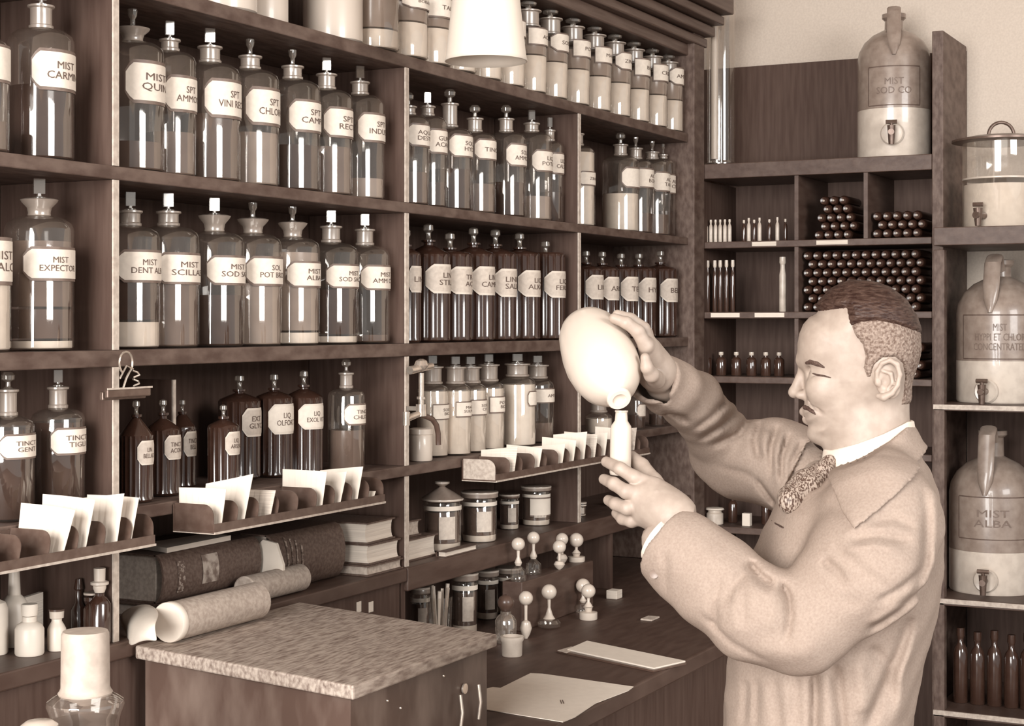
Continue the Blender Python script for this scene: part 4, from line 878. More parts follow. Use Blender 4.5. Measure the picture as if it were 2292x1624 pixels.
# ================================================================== the man (distance fields turned into meshes)
import openvdb as vdb
import functools
RMAX = lambda L_: functools.reduce(np.maximum, L_)
TH0 = math.atan((1900-CX)/FPX); Fh = (FW*math.cos(TH0)+RT*math.sin(TH0)).normalized(); Rh = Vector((Fh.y, -Fh.x, 0))
D0 = 2.45/math.cos(TH0)                          # distance of the man's middle plane from the lens
def Lc(px, py, b=0.0):                           # pixel ray -> local point (a right, b away, c up) on the plane at depth D0+b
    d = FW+RT*T(px)+UP*((HY-py)/FPX); k = (D0+b)/d.dot(Fh); return np.array([k*d.dot(Rh), b, k*d.z])
def toW(v): return Vector((0, 0, CAMZ))+Rh*float(v[0])+Fh*(D0+float(v[1]))+UP*float(v[2])
class Vol:
    def __init__(s, lo, hi, h):
        s.lo = np.array(lo, float); s.h = h; s.n = np.ceil((np.array(hi)-s.lo)/h).astype(int)+1
        s.f = np.full(tuple(s.n), 0.06, np.float32)
    def grid(s, lo=None, hi=None):
        i0 = np.zeros(3, int) if lo is None else np.clip(np.floor((np.array(lo)-s.lo)/s.h).astype(int), 0, s.n)
        i1 = s.n if hi is None else np.clip(np.ceil((np.array(hi)-s.lo)/s.h).astype(int)+1, 0, s.n)
        ax = [(s.lo[k]+np.arange(i0[k], i1[k])*s.h).astype(np.float32) for k in range(3)]
        return tuple(slice(i0[k], i1[k]) for k in range(3)), ax[0][:, None, None], ax[1][None, :, None], ax[2][None, None, :]
    def put(s, fn, lo, hi, k=0.0, mode='add', m=0.05):
        lo = np.array(lo)-m; hi = np.array(hi)+m; sl, A, B_, C_ = s.grid(lo, hi)
        if 0 in s.f[sl].shape: return
        d = fn(A, B_, C_).astype(np.float32); o = s.f[sl]
        if mode == 'sub': d = -d
        if k > 0:
            h = np.maximum(k-np.abs(o-d), 0)/k; e = h*h*k*.25
        else: e = 0
        s.f[sl] = (np.maximum(o, d)+e) if mode == 'sub' else (np.minimum(o, d)-e)
    def cap(s, p, q, r0, r1=None, k=0.0, mode='add', sq=(1, 1, 1)):
        p = np.array(p, float); q = np.array(q, float); r1 = r0 if r1 is None else r1; d = q-p; L2 = max(float(d@d), 1e-9)
        def fn(A, B_, C_):
            t = np.clip(((A-p[0])*d[0]+(B_-p[1])*d[1]+(C_-p[2])*d[2])/L2, 0, 1)
            return np.sqrt((A-p[0]-t*d[0])**2+(B_-p[1]-t*d[1])**2+(C_-p[2]-t*d[2])**2)-(r0+(r1-r0)*t)
        R_ = max(r0, r1); s.put(fn, np.minimum(p, q)-R_, np.maximum(p, q)+R_, k, mode)
    def chain(s, pts, rs, k=0.0, mode='add'):
        for i in range(len(pts)-1): s.cap(pts[i], pts[i+1], rs[i], rs[i+1], k if i else k, mode)
    def ell(s, c, r, k=0.0, mode='add', rot=None):
        c = np.array(c, float); r = np.array(r, float); M = np.eye(3) if rot is None else np.array(rot)
        def fn(A, B_, C_):
            x = A-c[0]; y = B_-c[1]; z = C_-c[2]
            u = (M[0][0]*x+M[0][1]*y+M[0][2]*z)/r[0]; v = (M[1][0]*x+M[1][1]*y+M[1][2]*z)/r[1]; w = (M[2][0]*x+M[2][1]*y+M[2][2]*z)/r[2]
            k0 = np.sqrt(u*u+v*v+w*w); k1 = np.sqrt((u/r[0])**2+(v/r[1])**2+(w/r[2])**2)+1e-6
            return k0*(k0-1)/k1
        R_ = r.max(); s.put(fn, c-R_, c+R_, k, mode)
    def mesh(s, f=None):
        g = vdb.FloatGrid(0.06); g.copyFromArray(np.ascontiguousarray(s.f if f is None else f).astype(np.float64) if False else np.ascontiguousarray(s.f if f is None else f))
        p, q = g.convertToQuads(isovalue=0.0) if True else (None, None)
        return s.lo+p*s.h, q
def poly_sd(poly, a, c):                          # signed distance in the (a, c) plane, positive inside
    P_ = np.array(poly); d = np.full(np.broadcast(a, c).shape, 9.0); ins = np.zeros(d.shape, bool); n = len(P_)
    for i in range(n):
        x0, y0 = P_[i]; x1, y1 = P_[(i+1) % n]; dx, dy = x1-x0, y1-y0; L2 = dx*dx+dy*dy+1e-12
        t = np.clip(((a-x0)*dx+(c-y0)*dy)/L2, 0, 1); d = np.minimum(d, np.hypot(a-x0-t*dx, c-y0-t*dy))
        cr = ((y0 > c) != (y1 > c)) & (a < dx*(c-y0)/(dy if abs(dy) > 1e-9 else 1e-9)+x0); ins ^= cr
    return np.where(ins, d, -d)
def px2(pts, b=0.0): return [tuple(Lc(x, y, b)[[0, 2]]) for x, y in pts]
def to_obj(name, sets, m, parent, smooth=True, mirror=False):
    vs = []; fs = []; n = 0
    for p, q in sets:
        w = np.array([[Rh.x, Rh.y, 0], [Fh.x, Fh.y, 0], [0, 0, 1]]); v = p.copy(); v[:, 1] += D0
        v = v@w; v[:, 2] += CAMZ; v -= np.array(parent.location if parent.parent is None else (0, 0, 0)); vs.append(v); fs.append(np.asarray(q)[:, ::-1].astype(np.int64)+n); n += len(v)
    V_ = np.concatenate(vs); Q = np.concatenate(fs)
    me = bpy.data.meshes.new(name); me.vertices.add(len(V_)); me.vertices.foreach_set('co', V_.astype(np.float32).ravel())
    me.loops.add(len(Q)*4); me.loops.foreach_set('vertex_index', Q.astype(np.int32).ravel()); me.polygons.add(len(Q))
    me.polygons.foreach_set('loop_start', np.arange(0, len(Q)*4, 4, dtype=np.int32)); me.polygons.foreach_set('use_smooth', np.ones(len(Q), bool))
    me.update(calc_edges=True); me.validate(); me.materials.append(m); return obj(name, me, parent)

# ---------- head and neck
lo = Lc(1745, 1085); hi = Lc(2085, 610); H_ = Vol((lo[0], -.115, lo[2]), (hi[0], .115, hi[2]), .0018)
sil = [(1827, 702), (1812, 709), (1798, 725), (1789, 746), (1785, 769), (1785, 793), (1788, 806), (1795, 820), (1799, 835), (1800, 860), (1801, 885), (1800, 906), (1796, 916), (1797, 924), (1802, 929), (1803, 933), (1802, 938), (1806, 944),
       (1813, 950), (1811, 958), (1812, 969), (1818, 979), (1832, 988), (1852, 992), (1880, 991), (1910, 980), (1945, 962), (1975, 935), (2015, 905), (2028, 870), (2041, 840), (2052, 810), (2058, 783), (2056, 749), (2043, 712), (2020, 676), (1988, 652), (1950, 638), (1905, 636), (1868, 652), (1842, 678)]
SP = px2(sil)
sl, A, B_, C_ = H_.grid(); a2 = A[:, 0, 0][:, None]; c2 = C_[0, 0, :][None, :]
dd = poly_sd(SP, a2, c2)
cc = lambda y: Lc(1900, y)[2]; aa = lambda x: Lc(x, 800)[0]
W_c = np.interp(c2, [cc(992), cc(965), cc(930), cc(890), cc(850), cc(800), cc(740), cc(680), cc(636)], [.038, .048, .055, .060, .068, .074, .079, .078, .070])
fr = np.clip((a2-aa(1785))/(aa(1900)-aa(1785)), 0, 1); W2 = W_c*(0.80+0.20*np.sqrt(fr))
Dm = .030+.045*np.clip((a2-aa(1785))/.07, 0, 1)+0*c2
Dm = np.minimum(Dm, .060)
U_ = np.clip(1-dd/Dm, 0, 3)
F = np.sqrt((B_[0]/1.0)**2) if False else None
f = (np.sqrt((B_/W2[:, None, :])**2+(U_[:, None, :])**2)-1)*np.minimum(W2, Dm)[:, None, :]*.9
H_.f = np.minimum(H_.f, f.astype(np.float32))
L3 = lambda x, y, b=0.0: Lc(x, y, b)
H_.chain([L3(1952, 900), L3(1945, 960), L3(1942, 1030), L3(1945, 1090)], [.052, .054, .057, .066], .02)
# brow, nose, cheeks, lips, chin
for s_ in (-1, 1):
    H_.cap(L3(1797, 808, .010*s_), L3(1826, 806, .042*s_), .0085, .007, .012)
    H_.ell(L3(1826, 836, .038*s_), (.016, .012, .0105), .010, 'sub')
    H_.ell(L3(1832, 838, .034*s_), (.0135, .0125, .0125), .003)
    H_.ell(L3(1842, 872, .042*s_), (.022, .016, .018), .018)
    H_.cap(L3(1822, 828, .044*s_), L3(1852, 832, .054*s_), .0045, .004, .006)
    H_.cap(L3(1818, 838, .0478*s_), L3(1856, 843, .0525*s_), .0014, .0012, .0015, 'sub')
    H_.cap(L3(1822, 851, .042*s_), L3(1850, 856, .050*s_), .0030, .003, .006)
H_.cap(L3(1798, 822), L3(1780, 874), .0055, .0085, .008)
H_.ell(L3(1778, 879), (.0085, .009, .0075), .006)
for s_ in (-1, 1):
    H_.ell(L3(1795, 884, .0115*s_), (.0095, .007, .0065), .006); H_.ell(L3(1789, 893, .007*s_), (.0045, .003, .0025), .002, 'sub')
H_.cap(L3(1799, 921, 0), L3(1824, 929, -.022), .0050, .003, .006); H_.cap(L3(1799, 921, 0), L3(1824, 929, .022), .0050, .003, .006)
H_.cap(L3(1807, 938, 0), L3(1826, 938, -.020), .0062, .003, .005); H_.cap(L3(1807, 938, 0), L3(1826, 938, .020), .0062, .003, .005)
H_.cap(L3(1797, 930, 0), L3(1828, 936, -.029), .0016, .0010, .0015, 'sub'); H_.cap(L3(1797, 930, 0), L3(1828, 936, .029), .0016, .0010, .0015, 'sub')
H_.cap(L3(1817, 898, -.030), L3(1842, 932, -.050), .0022, .0016, .006, 'sub'); H_.cap(L3(1815, 900, .024), L3(1846, 945, .042), .0030, .0022, .006, 'sub')
H_.ell(L3(1835, 972), (.017, .020, .012), .012)
head_noear = H_.f.copy()
# ear (near side and far side)
for s_ in (-1, 1):
    eb = .071*s_; cx_, cy_ = 1986, 850
    H_.ell(L3(cx_, cy_, eb), (.0185, .006, .0285), .006, rot=[[.96, 0, .28], [0, 1, 0], [-.28, 0, .96]])
    rim = [L3(1962, 858, eb+.004*s_), L3(1963, 832, eb+.006*s_), L3(1974, 813, eb+.008*s_), L3(1992, 806, eb+.009*s_), L3(2008, 815, eb+.009*s_), L3(2014, 838, eb+.009*s_), L3(2009, 862, eb+.009*s_), L3(1996, 880, eb+.008*s_), L3(1978, 889, eb+.007*s_), L3(1966, 886, eb+.004*s_)]
    H_.ell(L3(1986, 846, eb+.009*s_), (.0125, .0055, .019), .003, 'sub', rot=[[.96, 0, .28], [0, 1, 0], [-.28, 0, .96]])
    H_.chain(rim, [.003, .003, .0033, .0036, .0038, .0036, .0034, .004, .0055, .004], .002)
    H_.chain([L3(1976, 830, eb+.005*s_), L3(1994, 836, eb+.006*s_), L3(1998, 856, eb+.006*s_), L3(1986, 872, eb+.005*s_)], [.0022, .0028, .0028, .002], .002)
    H_.ell(L3(1980, 854, eb+.007*s_), (.006, .006, .008), .002, 'sub'); H_.ell(L3(1967, 857, eb+.004*s_), (.004, .004, .006), .002)
head_set = H_.mesh()
def surf_b(px, py, side=-1):                      # near surface depth of the head field under a pixel
    b = -.11
    while b < .05:
        p = Lc(px, py, b); i = np.round((p-H_.lo)/H_.h).astype(int)
        if (i >= 0).all() and (i < H_.n).all() and H_.f[tuple(i)] < 0: return b
        b += .001
    return 0.0
# hair
def hairmesh(poly, t_in, edge, ins=-.0015, wave=0.0, seed=0):
    sd = poly_sd(px2(poly), a2, c2); t = np.clip(ins+sd/edge*(t_in-ins), ins, t_in)[:, None, :]
    g = head_noear-t
    if wave:
        aw = A+0*B_+0*C_; g = g+wave*np.sin(A*900+C_*1500+np.sin(B_*300)*2)*np.sin(C_*700-A*1300+seed)
    g = np.maximum(g, -(sd[:, None, :]+.002))
    return H_.mesh(g.astype(np.float32))
hair_top = [(1818, 712), (1830, 700), (1860, 697), (1893, 693), (1897, 714), (1902, 732), (1925, 728), (1960, 726), (2000, 734), (2040, 748), (2080, 762), (2080, 620), (1800, 600), (1790, 690)]
hair_side = [(1903, 727), (1912, 750), (1928, 770), (1934, 795), (1930, 820), (1938, 842), (1950, 842), (1958, 815), (1975, 800), (2000, 798), (2016, 812), (2022, 840), (2018, 880), (2012, 905), (2040, 905), (2085, 860), (2085, 738), (2040, 727), (2000, 715), (1960, 709), (1925, 713)]
hair_set = hairmesh(hair_top, .0066, .012, wave=.0007)
side_set = hairmesh(hair_side, .0030, .005, wave=.0005, seed=2)

# ---------- hands
def palm(V, pts, r, k=.012):
    for p, q in pts: V.cap(p, q, r, r, k)
lo = Lc(1325, 1225, -.2); hi = Lc(1570, 990, -.05); N_ = Vol((lo[0], -.235, lo[2]), (hi[0], -.02, hi[2]), .0018)
wr = L3(1520, 1172, -.175)
N_.chain([L3(1590, 1220, -.19), wr, L3(1490, 1145, -.165)], [.034, .028, .028], .01)
for (x, y, b, r) in ((1462, 1090, -.150, .0145), (1440, 1105, -.160, .0140), (1430, 1128, -.160, .0135), (1438, 1155, -.152, .0120)):
    N_.cap(L3(1502, 1152, -.165), L3(x, y, b), .024, r, .020)
N_.ell(L3(1470, 1128, -.150), (.030, .013, .030), .016)
fing = [([(1452, 1082, -.150), (1420, 1068, -.156), (1388, 1048, -.150), (1357, 1033, -.128)], [.0116, .0103, .0092, .0078]),
        ([(1436, 1105, -.160), (1402, 1100, -.168), (1374, 1082, -.158), (1352, 1072, -.136)], [.0116, .0103, .0093, .0079]),
        ([(1430, 1130, -.160), (1404, 1137, -.166), (1378, 1127, -.156), (1362, 1119, -.136)], [.0112, .0100, .0092, .0078]),
        ([(1438, 1156, -.150), (1414, 1165, -.152), (1394, 1160, -.142), (1380, 1148, -.126)], [.0108, .0096, .0088, .0076])]
for pts, rs in fing: N_.chain([L3(*p) for p in pts], rs, .0035)
N_.chain([L3(1492, 1118, -.135), L3(1462, 1078, -.118), L3(1436, 1042, -.098), L3(1414, 1022, -.088)], [.016, .0135, .0112, .0092], .004)     # thumb behind the white bottle
N_.chain([L3(1520, 1160, -.195), L3(1470, 1100, -.178)], [.003, .002], .004)
hand_n = N_.mesh()
lo = Lc(1345, 905, -.1); hi = Lc(1530, 675, .1); G_ = Vol((lo[0], -.165, lo[2]), (hi[0]+.03, .10, hi[2]), .0018)
G_.chain([L3(1520, 885, .05), L3(1484, 856, .0), L3(1465, 828, -.03)], [.024, .025, .025], .01)
for (x, y, b) in ((1446, 772, -.082), (1452, 770, -.060), (1456, 775, -.038), (1458, 792, -.018)):
    G_.cap(L3(1472, 832, -.03), L3(x, y, b), .021, .0125, .016)
for pts, rs in [([(1446, 775, -.086), (1428, 742, -.094), (1402, 722, -.100), (1374, 712, -.098)], [.0108, .0098, .0088, .0076]),
                ([(1453, 772, -.062), (1440, 735, -.066), (1412, 714, -.070), (1382, 704, -.070)], [.0108, .0098, .0088, .0076]),
                ([(1457, 778, -.040), (1446, 744, -.040), (1420, 722, -.042), (1394, 712, -.044)], [.0104, .0095, .0086, .0074]),
                ([(1459, 795, -.020), (1448, 765, -.018), (1428, 745, -.018), (1408, 735, -.022)], [.0105, .0095, .0085, .0075]),
                ([(1468, 850, -.065), (1458, 838, -.105), (1448, 822, -.118), (1444, 800, -.120)], [.014, .011, .009, .007])]:
    G_.chain([L3(*p) for p in pts], rs, .0035)
hand_f = G_.mesh()

# ---------- coat
fl_c = -CAMZ; cH = .42-CAMZ
K = Vol((Lc(1400, 0)[0], -.42, cH-.02), (Lc(2150, 0)[0]+.02, .42, Lc(1900, 780)[2]), .0042)
ys = [905, 985, 1015, 1050, 1090, 1130, 1190, 1250, 1330, 1400, 1480, 1560, 1624]; cs = [cc(y) for y in ys]+[cH]
left_ = [1920, 1870, 1850, 1815, 1770, 1738, 1708, 1680, 1664, 1650, 1632, 1622, 1620]; right_ = [2010, 2050, 2062, 2082, 2098, 2106, 2112, 2112, 2104, 2088, 2066, 2050, 2040]
al = [aa(x) for x in left_]+[aa(1600)]; ar = [aa(x) for x in right_]+[aa(2045)]; hb_ = [.045, .072, .088, .125, .165, .188, .198, .198, .192, .186, .186, .19, .195, .24]
def torso(A, B_, C_):
    o = np.argsort(cs); xs = np.array(cs)[o]; L_ = np.interp(C_, xs, np.array(al)[o]); R_ = np.interp(C_, xs, np.array(ar)[o]); hb = np.interp(C_, xs, np.array(hb_)[o])
    ca = (L_+R_)/2; ha = (R_-L_)/2
    q = (np.abs((A-ca)/ha)**2.3+np.abs((B_-.005)/hb)**2.3)**(1/2.3)
    return np.maximum((q-1)*np.minimum(ha, hb)*.9, np.maximum(cH-C_, C_-cc(962)))
K.put(torso, K.lo, K.lo+K.n*K.h, 0, 'add', 0)
# near arm
Sn, En, Cn = L3(1974, 1165, -.160), L3(1790, 1402, -.235), L3(1478, 1208, -.180)
K.chain([L3(1965, 1110, -.12), Sn, L3(1940, 1270, -.215), En], [.060, .075, .072, .061], .035)
K.chain([En, L3(1690, 1370, -.235), L3(1600, 1300, -.210), L3(1535, 1246, -.190), Cn], [.061, .064, .062, .058, .053], .02)
# far arm
Sf, Ef = L3(1835, 1085, .15), L3(1607, 1012, .26)
K.chain([Sf, L3(1740, 1035, .20), L3(1660, 1030, .24), Ef], [.076, .066, .060, .046], .03)
K.chain([Ef, L3(1600, 960, .20), L3(1548, 896, .11), L3(1500, 866, .03), L3(1468, 848, -.02)], [.044, .047, .046, .042, .040], .016)
# cuffs cut square so the hands come out of them
def plane(n, p): n = np.array(n, float); n /= np.linalg.norm(n); return lambda A, B_, C_: (A-p[0])*n[0]+(B_-p[1])*n[1]+(C_-p[2])*n[2]
dn = Cn-L3(1600, 1300, -.21); cutp = L3(1487, 1214, -.18)
K.put(lambda A, B_, C_: np.maximum(-plane(dn, cutp)(A, B_, C_), np.sqrt((A-cutp[0])**2+(B_-cutp[1])**2+(C_-cutp[2])**2)-.10), cutp-.12, cutp+.12, .002, 'sub')
K.cap(cutp-dn*.35, cutp+dn*.4, .046, .049, .003, 'sub')
cf = L3(1462, 842, -.025); df = L3(1468, 848, -.02)-L3(1548, 902, .11)
K.put(lambda A, B_, C_: np.maximum(-plane(df, cf)(A, B_, C_), np.sqrt((A-cf[0])**2+(B_-cf[1])**2+(C_-cf[2])**2)-.08), cf-.1, cf+.1, .002, 'sub')
K.cap(cf-df*.2, cf+df*.4, .034, .036, .003, 'sub')
# folds: grooves (negative) and ridges (positive) drawn as polylines on the near surface
def fold(pts, amp, w, bmax=.4, bmin=-.5):
    P_ = [np.array(Lc(x, y, b)) for x, y, b in pts]; m = 3*w
    lo_ = np.min(P_, axis=0)-m; hi_ = np.max(P_, axis=0)+m; lo_[1] -= .08; hi_[1] += .08
    sl_, A_, Bb, Cc = K.grid(lo_, hi_)
    if 0 in K.f[sl_].shape: return
    best = None; n_ = len(P_)-1
    for i_, (p, q) in enumerate(zip(P_[:-1], P_[1:])):
        dx, dz = q[0]-p[0], q[2]-p[2]; L2 = dx*dx+dz*dz+1e-9; t = np.clip(((A_-p[0])*dx+(Cc-p[2])*dz)/L2, 0, 1)
        s_ = (i_+t)/n_; taper = np.clip(4*s_*(1-s_)*1.6+.05, 0, 1)**.7
        v_ = np.exp(-((A_-p[0]-t*dx)**2+(Cc-p[2]-t*dz)**2)/(w*w))*taper
        best = v_ if best is None else np.maximum(best, v_)
    wb = np.exp(-((Bb-np.mean([p[1] for p in P_]))/.07)**2)
    fold_acc[sl_] += (amp*best*wb).astype(np.float32)
fold_acc = np.zeros_like(K.f)
nb, fb = -.26, .14
for pts, amp, w in [
    ([(1668, 1262, nb), (1700, 1290, nb), (1735, 1310, nb)], .014, .007), ([(1672, 1275, nb), (1640, 1310, nb), (1625, 1345, nb)], .009, .008),
    ([(1745, 1300, nb), (1765, 1330, nb), (1770, 1370, nb), (1762, 1425, nb)], .013, .0055), ([(1722, 1300, nb), (1735, 1350, nb), (1730, 1400, nb)], -.004, .008),
    ([(1615, 1290, nb), (1600, 1345, nb), (1606, 1400, nb)], .007, .007), ([(1645, 1330, nb), (1648, 1370, nb), (1652, 1410, nb)], -.003, .008),
    ([(1670, 1290, nb), (1665, 1340, nb), (1672, 1390, nb)], .005, .006), ([(1570, 1370, nb), (1640, 1430, nb), (1720, 1475, nb)], .005, .005), ([(1480, 1235, nb), (1488, 1260, nb), (1485, 1330, nb)], .004, .006),
    ([(1840, 1250, nb), (1870, 1270, nb), (1895, 1300, nb)], .009, .007), ([(1900, 1205, nb), (1960, 1195, nb), (2040, 1210, nb)], .007, .006), ([(1890, 1225, nb), (1950, 1215, nb), (2020, 1230, nb)], -.005, .006),
    ([(1945, 1170, nb), (2000, 1160, nb), (2050, 1185, nb)], .005, .006), ([(1860, 1215, nb), (1910, 1250, nb), (1960, 1290, nb), (2000, 1310, nb)], .005, .007),
    ([(2070, 1080, nb), (2080, 1160, nb), (2075, 1260, nb), (2050, 1330, nb)], .010, .007), ([(2092, 1100, nb), (2100, 1200, nb), (2090, 1290, nb)], -.004, .006),
    ([(1960, 1340, nb), (2020, 1310, nb), (2065, 1280, nb)], .008, .006), ([(1940, 1415, nb), (2010, 1370, nb), (2060, 1330, nb)], .012, .007), ([(1950, 1395, nb), (2020, 1350, nb)], -.006, .007),
    ([(2050, 1340, nb), (2090, 1325, nb), (2110, 1330, -.1)], .009, .007), ([(1800, 1170, nb), (1860, 1140, nb), (1900, 1150, nb)], .004, .008),
    ([(1880, 1330, nb), (1930, 1340, nb)], .004, .01), ([(1700, 1430, nb), (1760, 1450, nb), (1830, 1440, nb)], -.004, .014)]:
    fold(pts, amp, w)
nt = -.18
for pts, amp, w in [([(1820, 1500, nt), (1825, 1560, nt), (1820, 1680, nt)], .010, .007), ([(1870, 1490, nt), (1880, 1560, nt), (1890, 1680, nt)], .009, .007), ([(1945, 1450, nt), (1990, 1500, nt), (2000, 1600, nt)], .008, .008),
                    ([(2045, 1390, nt), (2020, 1460, nt), (1985, 1540, nt), (1940, 1640, nt)], .013, .008), ([(1925, 1470, nt), (1930, 1600, nt)], -.006, .012), ([(1850, 1500, nt), (1850, 1640, nt)], -.005, .010),
                    ([(1665, 1540, nt), (1660, 1640, nt)], .008, .006), ([(1690, 1530, nt), (1690, 1640, nt)], .006, .006), ([(1730, 1520, nt), (1745, 1640, nt)], .005, .008), ([(1780, 1510, nt), (1785, 1640, nt)], .004, .008), ([(2060, 1350, nt), (2030, 1500, nt), (2000, 1640, nt)], -.006, .010)]:
    fold(pts, amp, w)
for pts, amp, w in [([(1700, 945, fb), (1690, 985, fb), (1700, 1030, fb)], .012, .007), ([(1740, 950, fb), (1725, 1000, fb), (1730, 1060, fb)], .008, .005), ([(1765, 970, fb), (1750, 1020, fb), (1752, 1075, fb)], .009, .005), ([(1800, 985, fb), (1775, 1030, fb), (1770, 1090, fb)], .010, .006),
                    ([(1715, 960, fb), (1710, 1020, fb)], -.006, .008), ([(1752, 965, fb), (1740, 1020, fb), (1742, 1080, fb)], -.006, .007), ([(1680, 930, fb), (1650, 975, fb), (1590, 1000, fb)], .009, .005), ([(1655, 915, fb), (1620, 950, fb), (1565, 985, fb)], .008, .005), ([(1625, 895, fb), (1600, 925, fb), (1560, 955, fb)], .007, .005),
                    ([(1640, 905, fb), (1610, 940, fb), (1560, 970, fb)], -.005, .006), ([(1690, 1070, fb), (1720, 1110, fb), (1735, 1130, fb)], .010, .005), ([(1600, 1050, fb), (1660, 1060, fb), (1690, 1070, fb)], .004, .006),
                    ([(1480, 920, .02), (1510, 925, .05), (1545, 945, .08)], .007, .006), ([(1500, 835, .0), (1495, 870, .0), (1490, 900, .0)], .005, .006), ([(1570, 860, .1), (1560, 890, .1), (1570, 930, .1)], .004, .009)]:
    fold(pts, amp*1.1, w)
K.f += fold_acc
sl, A, B_, C_ = K.grid()
K.f += (.0011*np.sin(A*70+np.sin(C_*40)*1.5)*np.sin(C_*60+B_*50+A*30)+.0009*np.sin(A*45-C_*75+B_*60)).astype(np.float32)
core = K.f.copy()
a3 = A[:, 0, 0][:, None]; c3 = C_[0, 0, :][None, :]
def region(poly, off0, off1, bmax=.03, fld=None, bmin=-1):
    sd = poly_sd(px2(poly, -.10), a3, c3)[:, None, :]; g = core if fld is None else fld
    return RMAX([g-off1, -(g-off0), -sd+0*B_, (B_-bmax)+0*A, (bmin-B_)+0*A])
# opening of the coat at the neck
vp = poly_sd(px2([(1858, 1000), (1866, 1050), (1838, 1082), (1738, 1128), (1775, 1060), (1800, 1010)], -.06), a3, c3)[:, None, :]
K.f = np.maximum(K.f, np.minimum(vp, .02).astype(np.float32)*1.0+0*K.f - np.maximum(-(core+.014), 0)*2).astype(np.float32)
neckcut = (np.sqrt(((A-aa(1945))/1.0)**2+(B_/1.0)**2)-.062)
K.f = np.maximum(K.f, np.where(C_ > cc(1030), -neckcut, -1)).astype(np.float32)
upc = poly_sd(px2([(1838, 890), (2120, 890), (2062, 938), (2031, 962), (1990, 991), (1930, 1021), (1868, 1050), (1838, 1062)], -.06), a3, c3)[:, None, :]
K.f = np.maximum(K.f, np.minimum(upc, .02)+0*K.f).astype(np.float32)
coat_set = K.mesh()
# collar and lapel: thick cloth lying over the shoulders
FN = Vol(K.lo, K.lo+(K.n-1)*K.h, K.h) if False else None
ax_a = aa(1945); 
cone = (np.sqrt((A-(ax_a+(C_-cc(980))*0.12))**2/1.0+(B_+.0)**2)-(.067+np.clip(cc(985)-C_, -.03, .2)*.95)).astype(np.float32)*.72
both = np.minimum(core, cone)
lap = region([(2030, 922), (2062, 940), (2090, 968), (2098, 990), (2084, 1014), (2040, 1052), (1975, 1104), (1911, 1149), (1886, 1120), (1868, 1082), (1852, 1058), (1872, 1044), (1930, 1022), (1990, 992), (2031, 962)], -.004, .0085, .07, both)
lap_set = K.mesh(lap.astype(np.float32))
shc = (np.sqrt((A-ax_a)**2+B_**2)-.0605).astype(np.float32)+0*C_
sd = poly_sd(px2([(1858, 1012), (1862, 1006), (1920, 986), (1975, 965), (2030, 940), (2034, 962), (1992, 992), (1930, 1022), (1868, 1052), (1860, 1040)], -.05), a3, c3)[:, None, :]
E_ = Vol(Lc(1830, 1075, -.1)-np.array([0, .06, 0]), Lc(2060, 915, .08)+np.array([0, .06, 0]), .002)
sl_, A4, B4, C4 = E_.grid(); rr = np.sqrt((A4-aa(1944))**2+B4**2)
tl = np.interp(A4, [aa(1860), aa(1920), aa(1975), aa(2030)], [cc(1004), cc(985), cc(964), cc(939)]); bl = np.interp(A4, [aa(1866), aa(1930), aa(1992), aa(2034)], [cc(1056), cc(1028), cc(998), cc(968)])
E_.f = RMAX([rr-(.0655+(tl-C4)*.16), .0600-rr, C4-tl, bl-C4, (B4-.055)+0*A4+0*C4]).astype(np.float32)
shirt_set = E_.mesh()
# tie: knot and blade
tk = Vol(Lc(1700, 1150, -.12)-np.array([0, .03, 0]), Lc(1890, 990, .02)+np.array([0, .06, 0]), .002)
tk.chain([Lc(1856, 1034, -.045), Lc(1846, 1052, -.058)], [.011, .013], .006)
tk.chain([Lc(1842, 1060, -.064), Lc(1812, 1090, -.088), Lc(1770, 1122, -.112)], [.013, .017, .018], .01)
tk.chain([Lc(1832, 1050, -.045), Lc(1800, 1075, -.070), Lc(1762, 1110, -.095)], [.010, .014, .014], .012)
tie_set = tk.mesh()
# ---------- hidden core of the body, trousers, shoes
J_ = Vol((-.30+aa(1850), -.40, -CAMZ), (.30+aa(1850), .40, cc(1010)), .012)
hipc = -.72
J_.chain([Lc(1945, 1050), Lc(1915, 1200), np.array([aa(1850), 0, hipc+.05])], [.055, .105, .115], .05)
for s_ in (-1, 1):
    J_.chain([np.array([aa(1850), .09*s_, hipc]), np.array([aa(1845), .10*s_, -1.15]), np.array([aa(1860), .10*s_, -1.56])], [.085, .055, .038], .03)
J_.chain([Lc(1975, 1130, -.12), Sn, En], [.05, .045, .038], .02); J_.chain([En, L3(1590, 1290, -.205), Cn], [.036, .034, .028], .01)
J_.chain([Lc(1850, 1100, .11), Sf, Ef], [.05, .042, .034], .02); J_.chain([Ef, L3(1548, 902, .11), L3(1490, 862, 0)], [.030, .030, .028], .01)
core_set = J_.mesh()
Tv = Vol((-.26+aa(1850), -.26, -CAMZ+.05), (.26+aa(1850), .26, hipc+.25), .008)
Tv.cap(np.array([aa(1850), -.04, hipc+.12]), np.array([aa(1850), .04, hipc+.12]), .10, .10, .03)
for s_ in (-1, 1): Tv.chain([np.array([aa(1850), .085*s_, hipc]), np.array([aa(1848), .10*s_, -1.15]), np.array([aa(1858), .10*s_, -1.52])], [.092, .082, .075], .03)
trous_set = Tv.mesh()

